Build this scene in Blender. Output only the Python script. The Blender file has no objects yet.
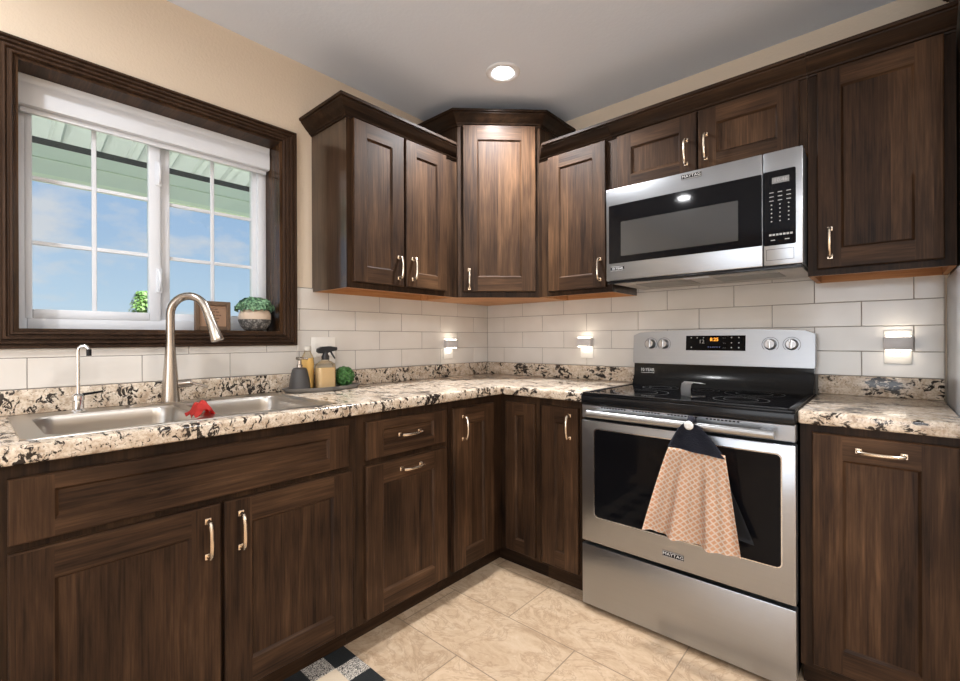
import bpy, bmesh, math, random
from mathutils import Matrix, Vector
PI = math.pi
random.seed(7)
S = bpy.context.scene
COL = S.collection

# ------------------------------------------------------------------ camera
cam_d = bpy.data.cameras.new('camera')
cam = bpy.data.objects.new('camera', cam_d)
COL.objects.link(cam)
S.camera = cam
TH, ROLL = 0.7321, -0.0040
Fw = Vector((-math.sin(TH), math.cos(TH), 0))
R0 = Vector((math.cos(TH), math.sin(TH), 0))
U0 = Vector((0, 0, 1))
Rv = R0*math.cos(ROLL) + U0*math.sin(ROLL)
Uv = -R0*math.sin(ROLL) + U0*math.cos(ROLL)
cam.matrix_world = Matrix(((Rv.x, Uv.x, -Fw.x, 2.0890), (Rv.y, Uv.y, -Fw.y, -2.4585), (Rv.z, Uv.z, -Fw.z, 1.1730), (0, 0, 0, 1)))
cam_d.sensor_fit = 'HORIZONTAL'
cam_d.sensor_width = 36
cam_d.lens = 457.446/960*36
cam_d.shift_x = (480-474.747)/960
cam_d.shift_y = -(340.5-339.462)/960
cam_d.clip_start = 0.02

# ------------------------------------------------------------------ world, sun, lamps, exposure
S.view_settings.view_transform = 'Standard'
S.view_settings.look = 'None'
S.view_settings.gamma = 1
S.view_settings.exposure = 0.0
S.view_settings.use_curve_mapping = False
CAN_W = 28.0          # each recessed ceiling lamp (times its own factor below)
FILL_W = 52.0          # added room fill, set at an invented window behind the viewer
SKY = 1.0
SUN = 15.0

W = bpy.data.worlds.new('sky')
S.world = W
W.use_nodes = True
nt = W.node_tree
nt.nodes.clear()


def N(t, k, **kw):
    n = t.nodes.new(k)
    for a, b in kw.items():
        setattr(n, a, b)
    return n


def ramp(t, fac, stops, interp='LINEAR'):
    n = N(t, 'ShaderNodeValToRGB')
    cr = n.color_ramp
    cr.interpolation = interp
    while len(cr.elements) < len(stops):
        cr.elements.new(0.5)
    for e, (p, c) in zip(cr.elements, stops):
        e.position = p
        e.color = (*c, 1) if len(c) == 3 else c
    t.links.new(fac, n.inputs[0])
    return n.outputs[0]


def mixc(t, fac, a, b, mode='MIX'):
    n = N(t, 'ShaderNodeMix', data_type='RGBA', blend_type=mode)
    for i, v in ((0, fac), (6, a), (7, b)):
        if hasattr(v, 'node'):
            t.links.new(v, n.inputs[i])
        elif i == 0:
            n.inputs[0].default_value = v
        else:
            n.inputs[i].default_value = (*v, 1)
    return n.outputs[2]


def math_n(t, op, a, b=None):
    n = N(t, 'ShaderNodeMath', operation=op)
    for i, v in enumerate((a, b)):
        if v is None:
            continue
        if hasattr(v, 'node'):
            t.links.new(v, n.inputs[i])
        else:
            n.inputs[i].default_value = v
    return n.outputs[0]


def mapping(t, vec, scale=(1, 1, 1), loc=(0, 0, 0), rot=(0, 0, 0)):
    m = N(t, 'ShaderNodeMapping')
    t.links.new(vec, m.inputs[0])
    m.inputs['Scale'].default_value = scale
    m.inputs['Location'].default_value = loc
    m.inputs['Rotation'].default_value = rot
    return m.outputs[0]


def noise(t, vec, scale, detail=3, rough=0.5, dist=0.0):
    n = N(t, 'ShaderNodeTexNoise')
    t.links.new(vec, n.inputs['Vector'])
    n.inputs['Scale'].default_value = scale
    n.inputs['Detail'].default_value = detail
    n.inputs['Roughness'].default_value = rough
    n.inputs['Distortion'].default_value = dist
    return n.outputs[0]


tc = N(nt, 'ShaderNodeTexCoord').outputs['Generated']
sep = N(nt, 'ShaderNodeSeparateXYZ')
nt.links.new(tc, sep.inputs[0])
skyc = ramp(nt, sep.outputs[2], [(0.0, (0.66, 0.76, 0.87)), (0.07, (0.50, 0.67, 0.84)), (0.2, (0.38, 0.55, 0.79)), (0.6, (0.24, 0.40, 0.68)), (1.0, (0.18, 0.32, 0.60))])
cl = noise(nt, mapping(nt, tc, (3.2, 3.2, 7.0), (0.35, 0.2, 0.4)), 1.6, 5, 0.55)
cf = ramp(nt, cl, [(0.49, (0, 0, 0)), (0.62, (0.85, 0.85, 0.85))])
skyc = mixc(nt, cf, skyc, (0.70, 0.71, 0.75))
bg = N(nt, 'ShaderNodeBackground')
nt.links.new(skyc, bg.inputs[0])
bg.inputs[1].default_value = SKY
wo = N(nt, 'ShaderNodeOutputWorld')
nt.links.new(bg.outputs[0], wo.inputs[0])

sd = bpy.data.lights.new('sun', 'SUN')
sd.energy = SUN
sd.angle = 0.01
sd.color = (1, 0.95, 0.86)
sun = bpy.data.objects.new('sun', sd)
COL.objects.link(sun)
sun.rotation_euler = Vector((-0.62, -0.30, -0.72)).to_track_quat('-Z', 'Y').to_euler()


def area(name, loc, direction, size, power, color, shape='RECTANGLE', size_y=None, spread=PI):
    d = bpy.data.lights.new(name, 'AREA')
    d.shape = shape
    d.size = size
    if size_y:
        d.size_y = size_y
    d.energy = power
    d.color = color
    d.spread = spread
    o = bpy.data.objects.new(name, d)
    COL.objects.link(o)
    o.location = loc
    o.rotation_euler = Vector(direction).to_track_quat('-Z', 'Y').to_euler()
    return o


ROOM_X, ROOM_Y, CEIL = 4.4, -5.2, 2.504
CANS = [(0.674, -0.666, 1.15), (0.69, -2.87, 0.6), (2.9, -1.2, 1.0), (2.75, -3.6, 1.05), (3.9, -2.5, 1.0), (4.0, -4.6, 1.0)]  # first is in view, second inferred from its reflection, the rest added as fill
CAN_COL = (0.965, 0.98, 1.0)
area('added_room_fill', (2.3, ROOM_Y+0.03, 1.25), (0, 1, 0.55), 2.0, FILL_W, (0.93, 0.96, 1.0), size_y=1.9)  # added fill just inside the invented window, aimed up towards the ceiling


# ------------------------------------------------------------------ materials
def new_mat(name):
    m = bpy.data.materials.new(name)
    m.use_nodes = True
    t = m.node_tree
    b = t.nodes['Principled BSDF']
    return m, t, b


def simple(name, col, rough=0.5, metal=0.0, coat=0.0, emit=None, es=0.0, spec=None, bump=None):
    m, t, b = new_mat(name)
    b.inputs['Base Color'].default_value = (*col, 1)
    b.inputs['Roughness'].default_value = rough
    b.inputs['Metallic'].default_value = metal
    b.inputs['Coat Weight'].default_value = coat
    if spec is not None:
        b.inputs['Specular IOR Level'].default_value = spec
    if emit:
        b.inputs['Emission Color'].default_value = (*emit, 1)
        b.inputs['Emission Strength'].default_value = es
    if bump:
        v = N(t, 'ShaderNodeTexCoord').outputs['Object']
        add_bump(t, b, noise(t, v, bump[0], 3), bump[1], bump[2])
    return m


def add_bump(t, b, h, strength, dist):
    n = N(t, 'ShaderNodeBump')
    n.inputs['Strength'].default_value = strength
    n.inputs['Distance'].default_value = dist
    t.links.new(h, n.inputs['Height'])
    t.links.new(n.outputs[0], b.inputs['Normal'])


def wood(name, axis, tone=1.0, dark=(0.013, 0.0058, 0.0028), mid=(0.045, 0.0222, 0.0107), light=(0.118, 0.061, 0.0295), rough=0.52):
    m, t, b = new_mat(name)
    co = N(t, 'ShaderNodeTexCoord').outputs['Object']
    oi = N(t, 'ShaderNodeObjectInfo')
    off = N(t, 'ShaderNodeVectorMath', operation='SCALE')
    cx = N(t, 'ShaderNodeCombineXYZ')
    for i in range(3):
        t.links.new(oi.outputs['Random'], cx.inputs[i])
    t.links.new(cx.outputs[0], off.inputs[0])
    off.inputs['Scale'].default_value = 17.0
    ad = N(t, 'ShaderNodeVectorMath', operation='ADD')
    t.links.new(co, ad.inputs[0])
    t.links.new(off.outputs[0], ad.inputs[1])
    v = ad.outputs[0]
    sp = N(t, 'ShaderNodeSeparateXYZ')
    t.links.new(v, sp.inputs[0])
    across = sp.outputs[0] if axis == 'v' else sp.outputs[2]
    bd = math_n(t, 'FLOOR', math_n(t, 'MULTIPLY', across, 1/0.105))
    wn = N(t, 'ShaderNodeTexWhiteNoise', noise_dimensions='1D')
    t.links.new(bd, wn.inputs['W'])
    sh = N(t, 'ShaderNodeVectorMath', operation='ADD')
    t.links.new(v, sh.inputs[0])
    t.links.new(wn.outputs['Color'], sh.inputs[1])
    lo = 0.09
    sc = (1, 1, lo) if axis == 'v' else (lo, 1, 1)
    g = mapping(t, sh.outputs[0], sc)
    n1 = noise(t, g, 26, 6, 0.62, 0.6)
    n2 = noise(t, mapping(t, sh.outputs[0], (1, 1, 0.03) if axis == 'v' else (0.03, 1, 1)), 190, 3, 0.6)
    n3 = noise(t, v, 3.2, 2, 0.5)
    f = math_n(t, 'ADD', math_n(t, 'MULTIPLY', n1, 0.46), math_n(t, 'MULTIPLY', n2, 0.30))
    f = math_n(t, 'ADD', f, math_n(t, 'MULTIPLY', n3, 0.28))
    f = math_n(t, 'ADD', f, math_n(t, 'MULTIPLY', math_n(t, 'SUBTRACT', wn.outputs['Value'], 0.5), 0.10))
    c = ramp(t, f, [(0.38, tuple(x*tone for x in dark)), (0.53, tuple(x*tone for x in mid)), (0.72, tuple(x*tone for x in light))])
    t.links.new(c, b.inputs['Base Color'])
    b.inputs['Roughness'].default_value = rough
    b.inputs['Coat Weight'].default_value = 0.02
    b.inputs['Coat Roughness'].default_value = 0.18
    b.inputs['Specular IOR Level'].default_value = 0.16
    add_bump(t, b, n2, 0.12, 0.001)
    return m


WV = wood('wood_grain_upright', 'v')
WH = wood('wood_grain_level', 'h')
WOODS = [WV, WH]
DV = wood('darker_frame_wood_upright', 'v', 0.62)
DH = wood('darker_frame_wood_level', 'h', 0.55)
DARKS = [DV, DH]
SIDE = wood('lacquered_side_panel', 'v', 1.0, (0.020, 0.0105, 0.006), (0.050, 0.028, 0.0165), (0.098, 0.060, 0.038), .30)
SIDE.node_tree.nodes['Principled BSDF'].inputs['Coat Weight'].default_value = .8
SIDE.node_tree.nodes['Principled BSDF'].inputs['Coat IOR'].default_value = 1.6
SIDE.node_tree.nodes['Principled BSDF'].inputs['Coat Roughness'].default_value = .10
PLY = wood('orange_plywood', 'h', 1.0, (0.30, 0.125, 0.04), (0.42, 0.185, 0.065), (0.50, 0.24, 0.095), 0.5)
BARE = wood('bare_maple', 'h', 1.0, (0.36, 0.17, 0.07), (0.50, 0.25, 0.11), (0.60, 0.33, 0.16), 0.5)
PULL = simple('champagne_nickel', (0.78, 0.66, 0.52), 0.22, 1.0)
CHROME = simple('chrome', (0.82, 0.82, 0.82), 0.08, 1.0)


def steel(name, col, rough, axis=0, streak=0.03):
    m, t, b = new_mat(name)
    co = N(t, 'ShaderNodeTexCoord').outputs['Object']
    sc = [160, 160, 160]
    sc[axis] = 1.2
    n = noise(t, mapping(t, co, tuple(sc)), 3, 3)
    c = ramp(t, n, [(0.2, tuple(x*(1-streak) for x in col)), (0.8, tuple(min(1, x*(1+streak)) for x in col))])
    t.links.new(c, b.inputs['Base Color'])
    b.inputs['Metallic'].default_value = 1
    r = math_n(t, 'ADD', math_n(t, 'MULTIPLY', n, 0.10), rough-0.05)
    t.links.new(r, b.inputs['Roughness'])
    b.inputs['Anisotropic'].default_value = 0.5
    add_bump(t, b, n, 0.03, 0.0005)
    return m


STEEL = steel('brushed_steel', (0.385, 0.40, 0.422), 0.32)
NICKEL = simple('brushed_nickel', (0.46, 0.41, 0.36), 0.27, 1.0)
SINKM = steel('satin_sink_steel', (0.42, 0.39, 0.355), 0.30, 1)
BLACKG = simple('black_glass', (0.004, 0.004, 0.005), 0.05, 0.0, 0.0, spec=0.13)
BLACKM = simple('black_enamel', (0.008, 0.008, 0.009), 0.2, spec=0.25)
DARKGREY = simple('dark_grey_metal', (0.045, 0.045, 0.047), 0.4)
WHITEP = simple('white_vinyl', (0.76, 0.79, 0.84), 0.38)
WHITEPL = simple('white_plate', (0.80, 0.77, 0.72), 0.35)
GREYMARK = simple('printed_grey', (0.36, 0.36, 0.36), 0.5)
DISPLAY = simple('orange_digits', (0.9, 0.4, 0.05), 0.5, emit=(1.0, 0.36, 0.03), es=1.6)
BLUE = simple('blue_marks', (0.3, 0.4, 0.8), 0.5, emit=(0.35, 0.45, 1.0), es=0.5)
GLOW = simple('night_light_lens', (1, 0.95, 0.85), 0.4, emit=(1.0, 0.90, 0.76), es=13.0)
LENS = simple('lamp_lens', (1, 1, 1), 0.4, emit=(1.0, 0.96, 0.91), es=16.0)


def glass_thin(name, tint=(1, 1, 1), rough=0.0, refl=1.0):
    m = bpy.data.materials.new(name)
    m.use_nodes = True
    t = m.node_tree
    t.nodes.clear()
    tr = N(t, 'ShaderNodeBsdfTransparent')
    tr.inputs[0].default_value = (*tint, 1)
    gl = N(t, 'ShaderNodeBsdfGlossy')
    gl.inputs['Roughness'].default_value = rough
    fr = N(t, 'ShaderNodeFresnel')
    fr.inputs[0].default_value = 1.4
    mx = N(t, 'ShaderNodeMixShader')
    t.links.new(math_n(t, 'MULTIPLY', fr.outputs[0], refl), mx.inputs[0])
    t.links.new(tr.outputs[0], mx.inputs[1])
    t.links.new(gl.outputs[0], mx.inputs[2])
    o = N(t, 'ShaderNodeOutputMaterial')
    t.links.new(mx.outputs[0], o.inputs[0])
    return m


PANE = glass_thin('window_glass', (0.97, 0.985, 0.98), 0.0, 0.7)
BOTTLE = glass_thin('clear_bottle', (0.98, 0.95, 0.88), 0.05, 0.6)


def liquid(name, col):
    m, t, b = new_mat(name)
    b.inputs['Base Color'].default_value = (*col, 1)
    b.inputs['Roughness'].default_value = 0.12
    b.inputs['Transmission Weight'].default_value = 0.15
    b.inputs['IOR'].default_value = 1.33
    return m


def wallpaint(name, col, bump=0.12, scale=90):
    m, t, b = new_mat(name)
    co = N(t, 'ShaderNodeTexCoord').outputs['Object']
    n = noise(t, co, scale, 3, 0.6)
    b.inputs['Base Color'].default_value = (*col, 1)
    b.inputs['Roughness'].default_value = 0.75
    add_bump(t, b, n, bump, 0.006)
    return m


PAINT = wallpaint('beige_wall_paint', (0.70, 0.59, 0.465), 0.22)
CEILP = wallpaint('ceiling_paint', (0.76, 0.83, 0.95), 0.15, 70)


def granite():
    m, t, b = new_mat('speckled_granite')
    co = N(t, 'ShaderNodeTexCoord').outputs['Object']
    base = ramp(t, noise(t, co, 30, 4, 0.65, 0.4), [(0.30, (0.34, 0.25, 0.175)), (0.43, (0.55, 0.45, 0.345)), (0.58, (0.70, 0.61, 0.50)), (0.78, (0.76, 0.70, 0.62))])
    base = mixc(t, ramp(t, noise(t, co, 140, 2, 0.6), [(0.38, (0.5, 0.5, 0.5)), (0.55, (0, 0, 0))]), base, (0.34, 0.23, 0.15))
    st = noise(t, mapping(t, co, (1.0, 2.2, 1.6), rot=(0.5, 0.4, 0.7)), 27, 5, 0.68, 0.8)
    area_n = noise(t, co, 9, 2, 0.5)
    k = math_n(t, 'ADD', st, math_n(t, 'MULTIPLY', math_n(t, 'SUBTRACT', area_n, 0.5), 0.50))
    f1 = ramp(t, k, [(0.424, (1, 1, 1)), (0.460, (0, 0, 0))])
    c = mixc(t, f1, base, (0.022, 0.016, 0.013))
    f2 = ramp(t, noise(t, co, 95, 3, 0.6, 0.6), [(0.315, (1, 1, 1)), (0.36, (0, 0, 0))])
    c = mixc(t, f2, c, (0.05, 0.034, 0.026))
    t.links.new(c, b.inputs['Base Color'])
    b.inputs['Roughness'].default_value = 0.20
    return m


GRANITE = granite()


def floor_mat():
    m, t, b = new_mat('travertine_floor_tile')
    co = N(t, 'ShaderNodeTexCoord').outputs['Object']
    br = N(t, 'ShaderNodeTexBrick', offset=0.5, offset_frequency=2)
    t.links.new(mapping(t, co, loc=(-0.90-0.3145+0.629*4, 0.93, 0)), br.inputs['Vector'])
    br.inputs['Scale'].default_value = 1
    br.inputs['Brick Width'].default_value = 0.629
    br.inputs['Row Height'].default_value = 0.3125
    br.inputs['Mortar Size'].default_value = 0.0022
    br.inputs['Mortar Smooth'].default_value = 0.1
    br.inputs['Bias'].default_value = 0
    br.inputs['Color1'].default_value = (0, 0, 0, 1)
    br.inputs['Color2'].default_value = (1, 1, 1, 1)
    n1 = noise(t, mapping(t, co, (1, 1.5, 1)), 8.0, 7, 0.66, 1.5)
    n2 = noise(t, co, 38, 4, 0.7, 0.5)
    f = math_n(t, 'ADD', math_n(t, 'MULTIPLY', n1, 0.75), math_n(t, 'MULTIPLY', n2, 0.25))
    vn = noise(t, mapping(t, co, (1, 1.4, 1), (3, 1, 0)), 4.5, 7, 0.68, 1.4)
    vein = ramp(t, vn, [(0.470, (0, 0, 0)), (0.497, (.55, .55, .55)), (0.524, (0, 0, 0))])
    c = ramp(t, f, [(0.34, (0.40, 0.27, 0.165)), (0.44, (0.49, 0.345, 0.22)), (0.54, (0.555, 0.405, 0.27)), (0.70, (0.62, 0.48, 0.34))])
    c = mixc(t, vein, c, (0.30, 0.185, 0.105))
    sp = N(t, 'ShaderNodeSeparateColor')
    t.links.new(br.outputs['Color'], sp.inputs[0])
    tone = math_n(t, 'ADD', math_n(t, 'MULTIPLY', sp.outputs[0], 0.18), 0.91)
    cc = N(t, 'ShaderNodeCombineXYZ')
    for i in range(3):
        t.links.new(tone, cc.inputs[i])
    c = mixc(t, 1.0, c, cc.outputs[0], 'MULTIPLY')
    c = mixc(t, br.outputs['Fac'], c, (0.24, 0.17, 0.11))
    t.links.new(c, b.inputs['Base Color'])
    b.inputs['Roughness'].default_value = 0.42
    h = math_n(t, 'ADD', math_n(t, 'MULTIPLY', br.outputs['Fac'], -1.0), math_n(t, 'MULTIPLY', n1, 0.25))
    add_bump(t, b, h, 0.25, 0.003)
    return m


def tile_mat():
    m, t, b = new_mat('glazed_wall_tile')
    co = N(t, 'ShaderNodeTexCoord').outputs['Object']
    n = noise(t, co, 5, 2)
    c = ramp(t, n, [(0.3, (0.62, 0.58, 0.53)), (0.7, (0.68, 0.645, 0.60))])
    t.links.new(c, b.inputs['Base Color'])
    b.inputs['Roughness'].default_value = 0.13
    add_bump(t, b, noise(t, co, 14, 2), 0.06, 0.01)
    return m


TILE = tile_mat()
GROUT = simple('grey_grout', (0.26, 0.235, 0.21), 0.8)


# ------------------------------------------------------------------ mesh helpers
def finish(name, bm, mats, parent=None, angle=34, loc=None, rot=None):
    bm.normal_update()
    for f in bm.faces:
        f.smooth = True
    lim = math.radians(angle)
    for e in bm.edges:
        if len(e.link_faces) == 2:
            e.smooth = e.calc_face_angle(0) < lim
        else:
            e.smooth = False
    me = bpy.data.meshes.new(name)
    bm.to_mesh(me)
    bm.free()
    if not isinstance(mats, (list, tuple)):
        mats = [mats]
    for m in mats:
        me.materials.append(m)
    o = bpy.data.objects.new(name, me)
    COL.objects.link(o)
    if parent is not None:
        o.parent = parent
    if loc is not None:
        o.location = loc
    if rot is not None:
        o.rotation_euler = rot
    return o


def tag(o, label, cat, group=None, kind='thing'):
    o['label'] = label
    o['category'] = cat
    o['kind'] = kind
    if group:
        o['group'] = group
    return o


def struct(name, bm, mats, label=None, parent=None, angle=34):
    o = finish(name, bm, mats, parent, angle)
    o['kind'] = 'structure'
    if label:
        o['label'] = label
    return o


def thing(name, label, cat, loc=(0, 0, 0), rz=0.0, group=None):
    o = bpy.data.objects.new(name, None)
    o.empty_display_size = 0.05
    COL.objects.link(o)
    o.location = loc
    o.rotation_euler = (0, 0, rz)
    return tag(o, label, cat, group)


def box(bm, x0, x1, y0, y1, z0, z1, mi=0, bev=0.0, seg=2):
    r = bmesh.ops.create_cube(bm, size=1)
    vs = r['verts']
    for v in vs:
        v.co = Vector((x0+(x1-x0)*(v.co.x+.5), y0+(y1-y0)*(v.co.y+.5), z0+(z1-z0)*(v.co.z+.5)))
    fs = set(f for v in vs for f in v.link_faces)
    for f in fs:
        f.material_index = mi
    if bev > 0:
        es = set(e for v in vs for e in v.link_edges)
        rr = bmesh.ops.bevel(bm, geom=list(es), offset=bev, segments=seg, affect='EDGES', profile=0.5)
        for f in rr['faces']:
            f.material_index = mi
    return vs


def bx(*a, **k):
    bm = bmesh.new()
    box(bm, *a, **k)
    return bm


def prism(bm, pts, z0, z1, mi=0, axis='z'):
    """pts in plane; axis z: (x,y), y: (x,z) extruded along y, x: (y,z) extruded along x"""
    def P(p, h):
        return (p[0], p[1], h) if axis == 'z' else ((p[0], h, p[1]) if axis == 'y' else (h, p[0], p[1]))
    a = [bm.verts.new(P(p, z0)) for p in pts]
    b = [bm.verts.new(P(p, z1)) for p in pts]
    n = len(pts)
    fs = [bm.faces.new(a), bm.faces.new(b)]
    for i in range(n):
        fs.append(bm.faces.new((a[i], a[(i+1) % n], b[(i+1) % n], b[i])))
    for f in fs:
        f.material_index = mi
    bmesh.ops.recalc_face_normals(bm, faces=fs)
    return fs


def lathe(bm, prof, c=(0, 0, 0), seg=24, mi=0, sx=1.0, sy=1.0):
    rings = []
    for r, z in prof:
        if r <= 1e-6:
            rings.append([bm.verts.new((c[0], c[1], c[2]+z))])
        else:
            rings.append([bm.verts.new((c[0]+r*sx*math.cos(2*PI*i/seg), c[1]+r*sy*math.sin(2*PI*i/seg), c[2]+z)) for i in range(seg)])
    fs = []
    for a, b in zip(rings, rings[1:]):
        for i in range(seg):
            j = (i+1) % seg
            if len(a) == 1 and len(b) == 1:
                continue
            if len(a) == 1:
                fs.append(bm.faces.new((a[0], b[j], b[i])))
            elif len(b) == 1:
                fs.append(bm.faces.new((a[i], a[j], b[0])))
            else:
                fs.append(bm.faces.new((a[i], a[j], b[j], b[i])))
    for f in fs:
        f.material_index = mi
    return fs


def tube(bm, pts, rad, seg=10, mi=0, cap=True, flat=1.0):
    pts = [Vector(p) for p in pts]
    n = len(pts)
    if not isinstance(rad, (list, tuple)):
        rad = [rad]*n
    t0 = (pts[1]-pts[0]).normalized()
    up = Vector((0, 0, 1)) if abs(t0.z) < 0.9 else Vector((1, 0, 0))
    nrm = (up - t0*up.dot(t0)).normalized()
    rings = []
    for i, p in enumerate(pts):
        if i == 0:
            t = t0
        elif i == n-1:
            t = (pts[-1]-pts[-2]).normalized()
        else:
            t = ((pts[i+1]-p).normalized()+(p-pts[i-1]).normalized()).normalized()
        nrm = (nrm - t*nrm.dot(t)).normalized()
        bn = t.cross(nrm)
        rings.append([bm.verts.new(p+(nrm*math.cos(2*PI*k/seg)+bn*flat*math.sin(2*PI*k/seg))*rad[i]) for k in range(seg)])
    fs = []
    for a, b in zip(rings, rings[1:]):
        for k in range(seg):
            fs.append(bm.faces.new((a[k], a[(k+1) % seg], b[(k+1) % seg], b[k])))
    if cap:
        fs.append(bm.faces.new(rings[0][::-1]))
        fs.append(bm.faces.new(rings[-1]))
    for f in fs:
        f.material_index = mi
    bmesh.ops.recalc_face_normals(bm, faces=fs)
    return fs


def sweep(bm, path, prof, mapf, closed=False, side=1, k0=0.0, k1=0.0, mi=0):
    """profile points (outward, height) swept along a 2D path with mitred corners; k0/k1 slant the ends"""
    P = [Vector(p) for p in path]
    n = len(P)
    rows = []
    for i in range(n):
        def nor(a, b):
            d = (b-a).normalized()
            return Vector((d.y, -d.x))*side
        if closed or 0 < i < n-1:
            a = nor(P[i-1], P[i])
            b = nor(P[i], P[(i+1) % n])
            m = (a+b)/(1+a.dot(b))
        elif i == 0:
            m = nor(P[0], P[1]) + (P[1]-P[0]).normalized()*k0
        else:
            m = nor(P[-2], P[-1]) - (P[-1]-P[-2]).normalized()*k1
        rows.append([bm.verts.new(mapf(P[i]+m*o, h)) for o, h in prof])
    fs = []
    q = len(prof)
    for i in range(n if closed else n-1):
        a, b = rows[i], rows[(i+1) % n]
        for j in range(q):
            fs.append(bm.faces.new((a[j], a[(j+1) % q], b[(j+1) % q], b[j])))
    if not closed:
        fs.append(bm.faces.new(rows[0]))
        fs.append(bm.faces.new(rows[-1][::-1]))
    for f in fs:
        f.material_index = mi
    bmesh.ops.recalc_face_normals(bm, faces=fs)


def rrect(x0, x1, y0, y1, r, seg=5):
    out = []
    for cx, cy, a0 in ((x1-r, y1-r, 0), (x0+r, y1-r, 90), (x0+r, y0+r, 180), (x1-r, y0+r, 270)):
        for i in range(seg+1):
            a = math.radians(a0+90*i/seg)
            out.append((cx+r*math.cos(a), cy+r*math.sin(a)))
    return out


def add_text(bm, txt, size, M, mi=0, align='CENTER', extrude=0.0, sx=1.0):
    c = bpy.data.curves.new('lettering', 'FONT')
    c.body = txt
    c.size = size
    c.align_x = align
    c.align_y = 'CENTER'
    c.resolution_u = 2
    c.extrude = extrude
    o = bpy.data.objects.new('lettering', c)
    COL.objects.link(o)
    dg = bpy.context.evaluated_depsgraph_get()
    me = o.evaluated_get(dg).to_mesh()
    vs = [bm.verts.new(M @ Vector((v.co.x*sx, v.co.y, v.co.z))) for v in me.vertices]
    for p in me.polygons:
        try:
            f = bm.faces.new([vs[i] for i in p.vertices])
            f.material_index = mi
        except ValueError:
            pass
    o.evaluated_get(dg).to_mesh_clear()
    bpy.data.objects.remove(o)
    bpy.data.curves.remove(c)


def face_y(x, y, z):
    """plane facing -y: text x to +x, text y to +z"""
    return Matrix(((1, 0, 0, x), (0, 0, -1, y), (0, 1, 0, z), (0, 0, 0, 1)))


# ------------------------------------------------------------------ room shell
fl = bmesh.new()
box(fl, -0.2, ROOM_X, ROOM_Y, 0.16, -0.1, 0.0)
struct('floor', fl, floor_mat(), 'beige travertine tile floor')
ce = bmesh.new()
box(ce, -0.2, ROOM_X, ROOM_Y, 0.16, CEIL, CEIL+0.12)
struct('ceiling', ce, CEILP, 'light grey painted ceiling')

WY0, WY1, WZ0, WZ1 = -2.355, -1.472, 1.203, 2.099


def wall_with_hole(bm, a0, a1, z0, z1, h, mk):
    """h = (b0,b1,c0,c1) hole; mk(a0,a1,z0,z1) adds one box"""
    b0, b1, c0, c1 = h
    mk(a0, b0, z0, z1)
    mk(b1, a1, z0, z1)
    mk(b0, b1, z0, c0)
    mk(b0, b1, c1, z1)


wl = bmesh.new()
wall_with_hole(wl, ROOM_Y, 0.16, 0, CEIL, (WY0, WY1, WZ0, WZ1), lambda a, b, c, d: box(wl, -0.2, 0, a, b, c, d))
struct('wall_left', wl, PAINT, 'beige wall with the sink window')
wb = bx(0, ROOM_X, 0, 0.16, 0, CEIL)
struct('wall_back', wb, PAINT, 'beige wall behind the range')
struct('wall_right', bx(ROOM_X, ROOM_X+0.15, ROOM_Y, 0.16, 0, CEIL), PAINT)
wf = bmesh.new()
wall_with_hole(wf, 0, ROOM_X, 0, CEIL, (1.25, 3.35, 0.25, 2.25), lambda a, b, c, d: box(wf, a, b, ROOM_Y-0.15, ROOM_Y, c, d))
struct('wall_front', wf, PAINT)
# invented, unseen window behind the viewer, framing the added fill light
w2 = bpy.data.objects.new('added_window', None)
COL.objects.link(w2)
w2['kind'] = 'structure'
b2 = bmesh.new()
for a, b in ((1.25, 1.33), (2.26, 2.34), (3.27, 3.35)):
    box(b2, a, b, ROOM_Y-0.12, ROOM_Y-0.04, 0.25, 2.25)
for c, d in ((0.25, 0.33), (2.17, 2.25)):
    box(b2, 1.33, 3.27, ROOM_Y-0.12, ROOM_Y-0.04, c, d)
o = finish('window_frame', b2, WHITEP, w2)
o['kind'] = 'structure'

# ------------------------------------------------------------------ tiled backsplash on both walls
TU, TH_, TB = 0.155, 0.102, 1.0165


def tiles(name, amax, hole_fn, mk, regions, label):
    """rows of 2u x h tiles measured as distance a from the corner; regions = list of (a0,a1,z0,z1)"""
    bm = bmesh.new()
    rnd = random.Random(3)
    g = 0.0013
    for (A0, A1, Z0, Z1) in regions:
        for r in range(-1, 7):
            z0, z1 = TB+r*TH_, TB+(r+1)*TH_
            off = TU if r % 2 == 0 else 0.0
            k = 0
            a = -2*TU+off
            while a < A1:
                lo, hi = max(a+g, A0+0.0004), min(a+2*TU-g, A1-0.0004)
                c, d = max(z0+g, Z0), min(z1-g, Z1)
                a += 2*TU
                if hi-lo < 0.004 or d-c < 0.004:
                    continue
                mk(bm, lo, hi, c, d, rnd)
    return struct(name, bm, [TILE, GROUT], label)


def mk_back(bm, lo, hi, c, d, rnd):
    vs = box(bm, lo, hi, -0.009, -0.003, c, d, 0, 0.0012, 1)


def mk_left(bm, lo, hi, c, d, rnd):
    box(bm, 0.003, 0.009, -hi, -lo, c, d, 0, 0.0012, 1)


o = tiles('wall_back_tile', 2.255, None, mk_back, [(0.009, 2.253, 1.0185, 1.455)], 'glossy cream subway tile behind the range')
gb = bx(0.003, 2.253, -0.0072, -0.0002, 0.93, 1.455)
struct('wall_back_grout', gb, GROUT)
tiles('wall_left_tile', 2.6, None, mk_left, [(0.009, 1.406, 1.0185, 1.4265), (1.406, 2.452, 1.0185, 1.149)], 'glossy cream subway tile under the window')
gl = bmesh.new()
box(gl, 0.0002, 0.0072, -1.406, -0.003, 0.93, 1.4265)
box(gl, 0.0002, 0.0072, -2.45, -1.406, 0.945, 1.149)
struct('wall_left_grout', gl, GROUT)

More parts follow.
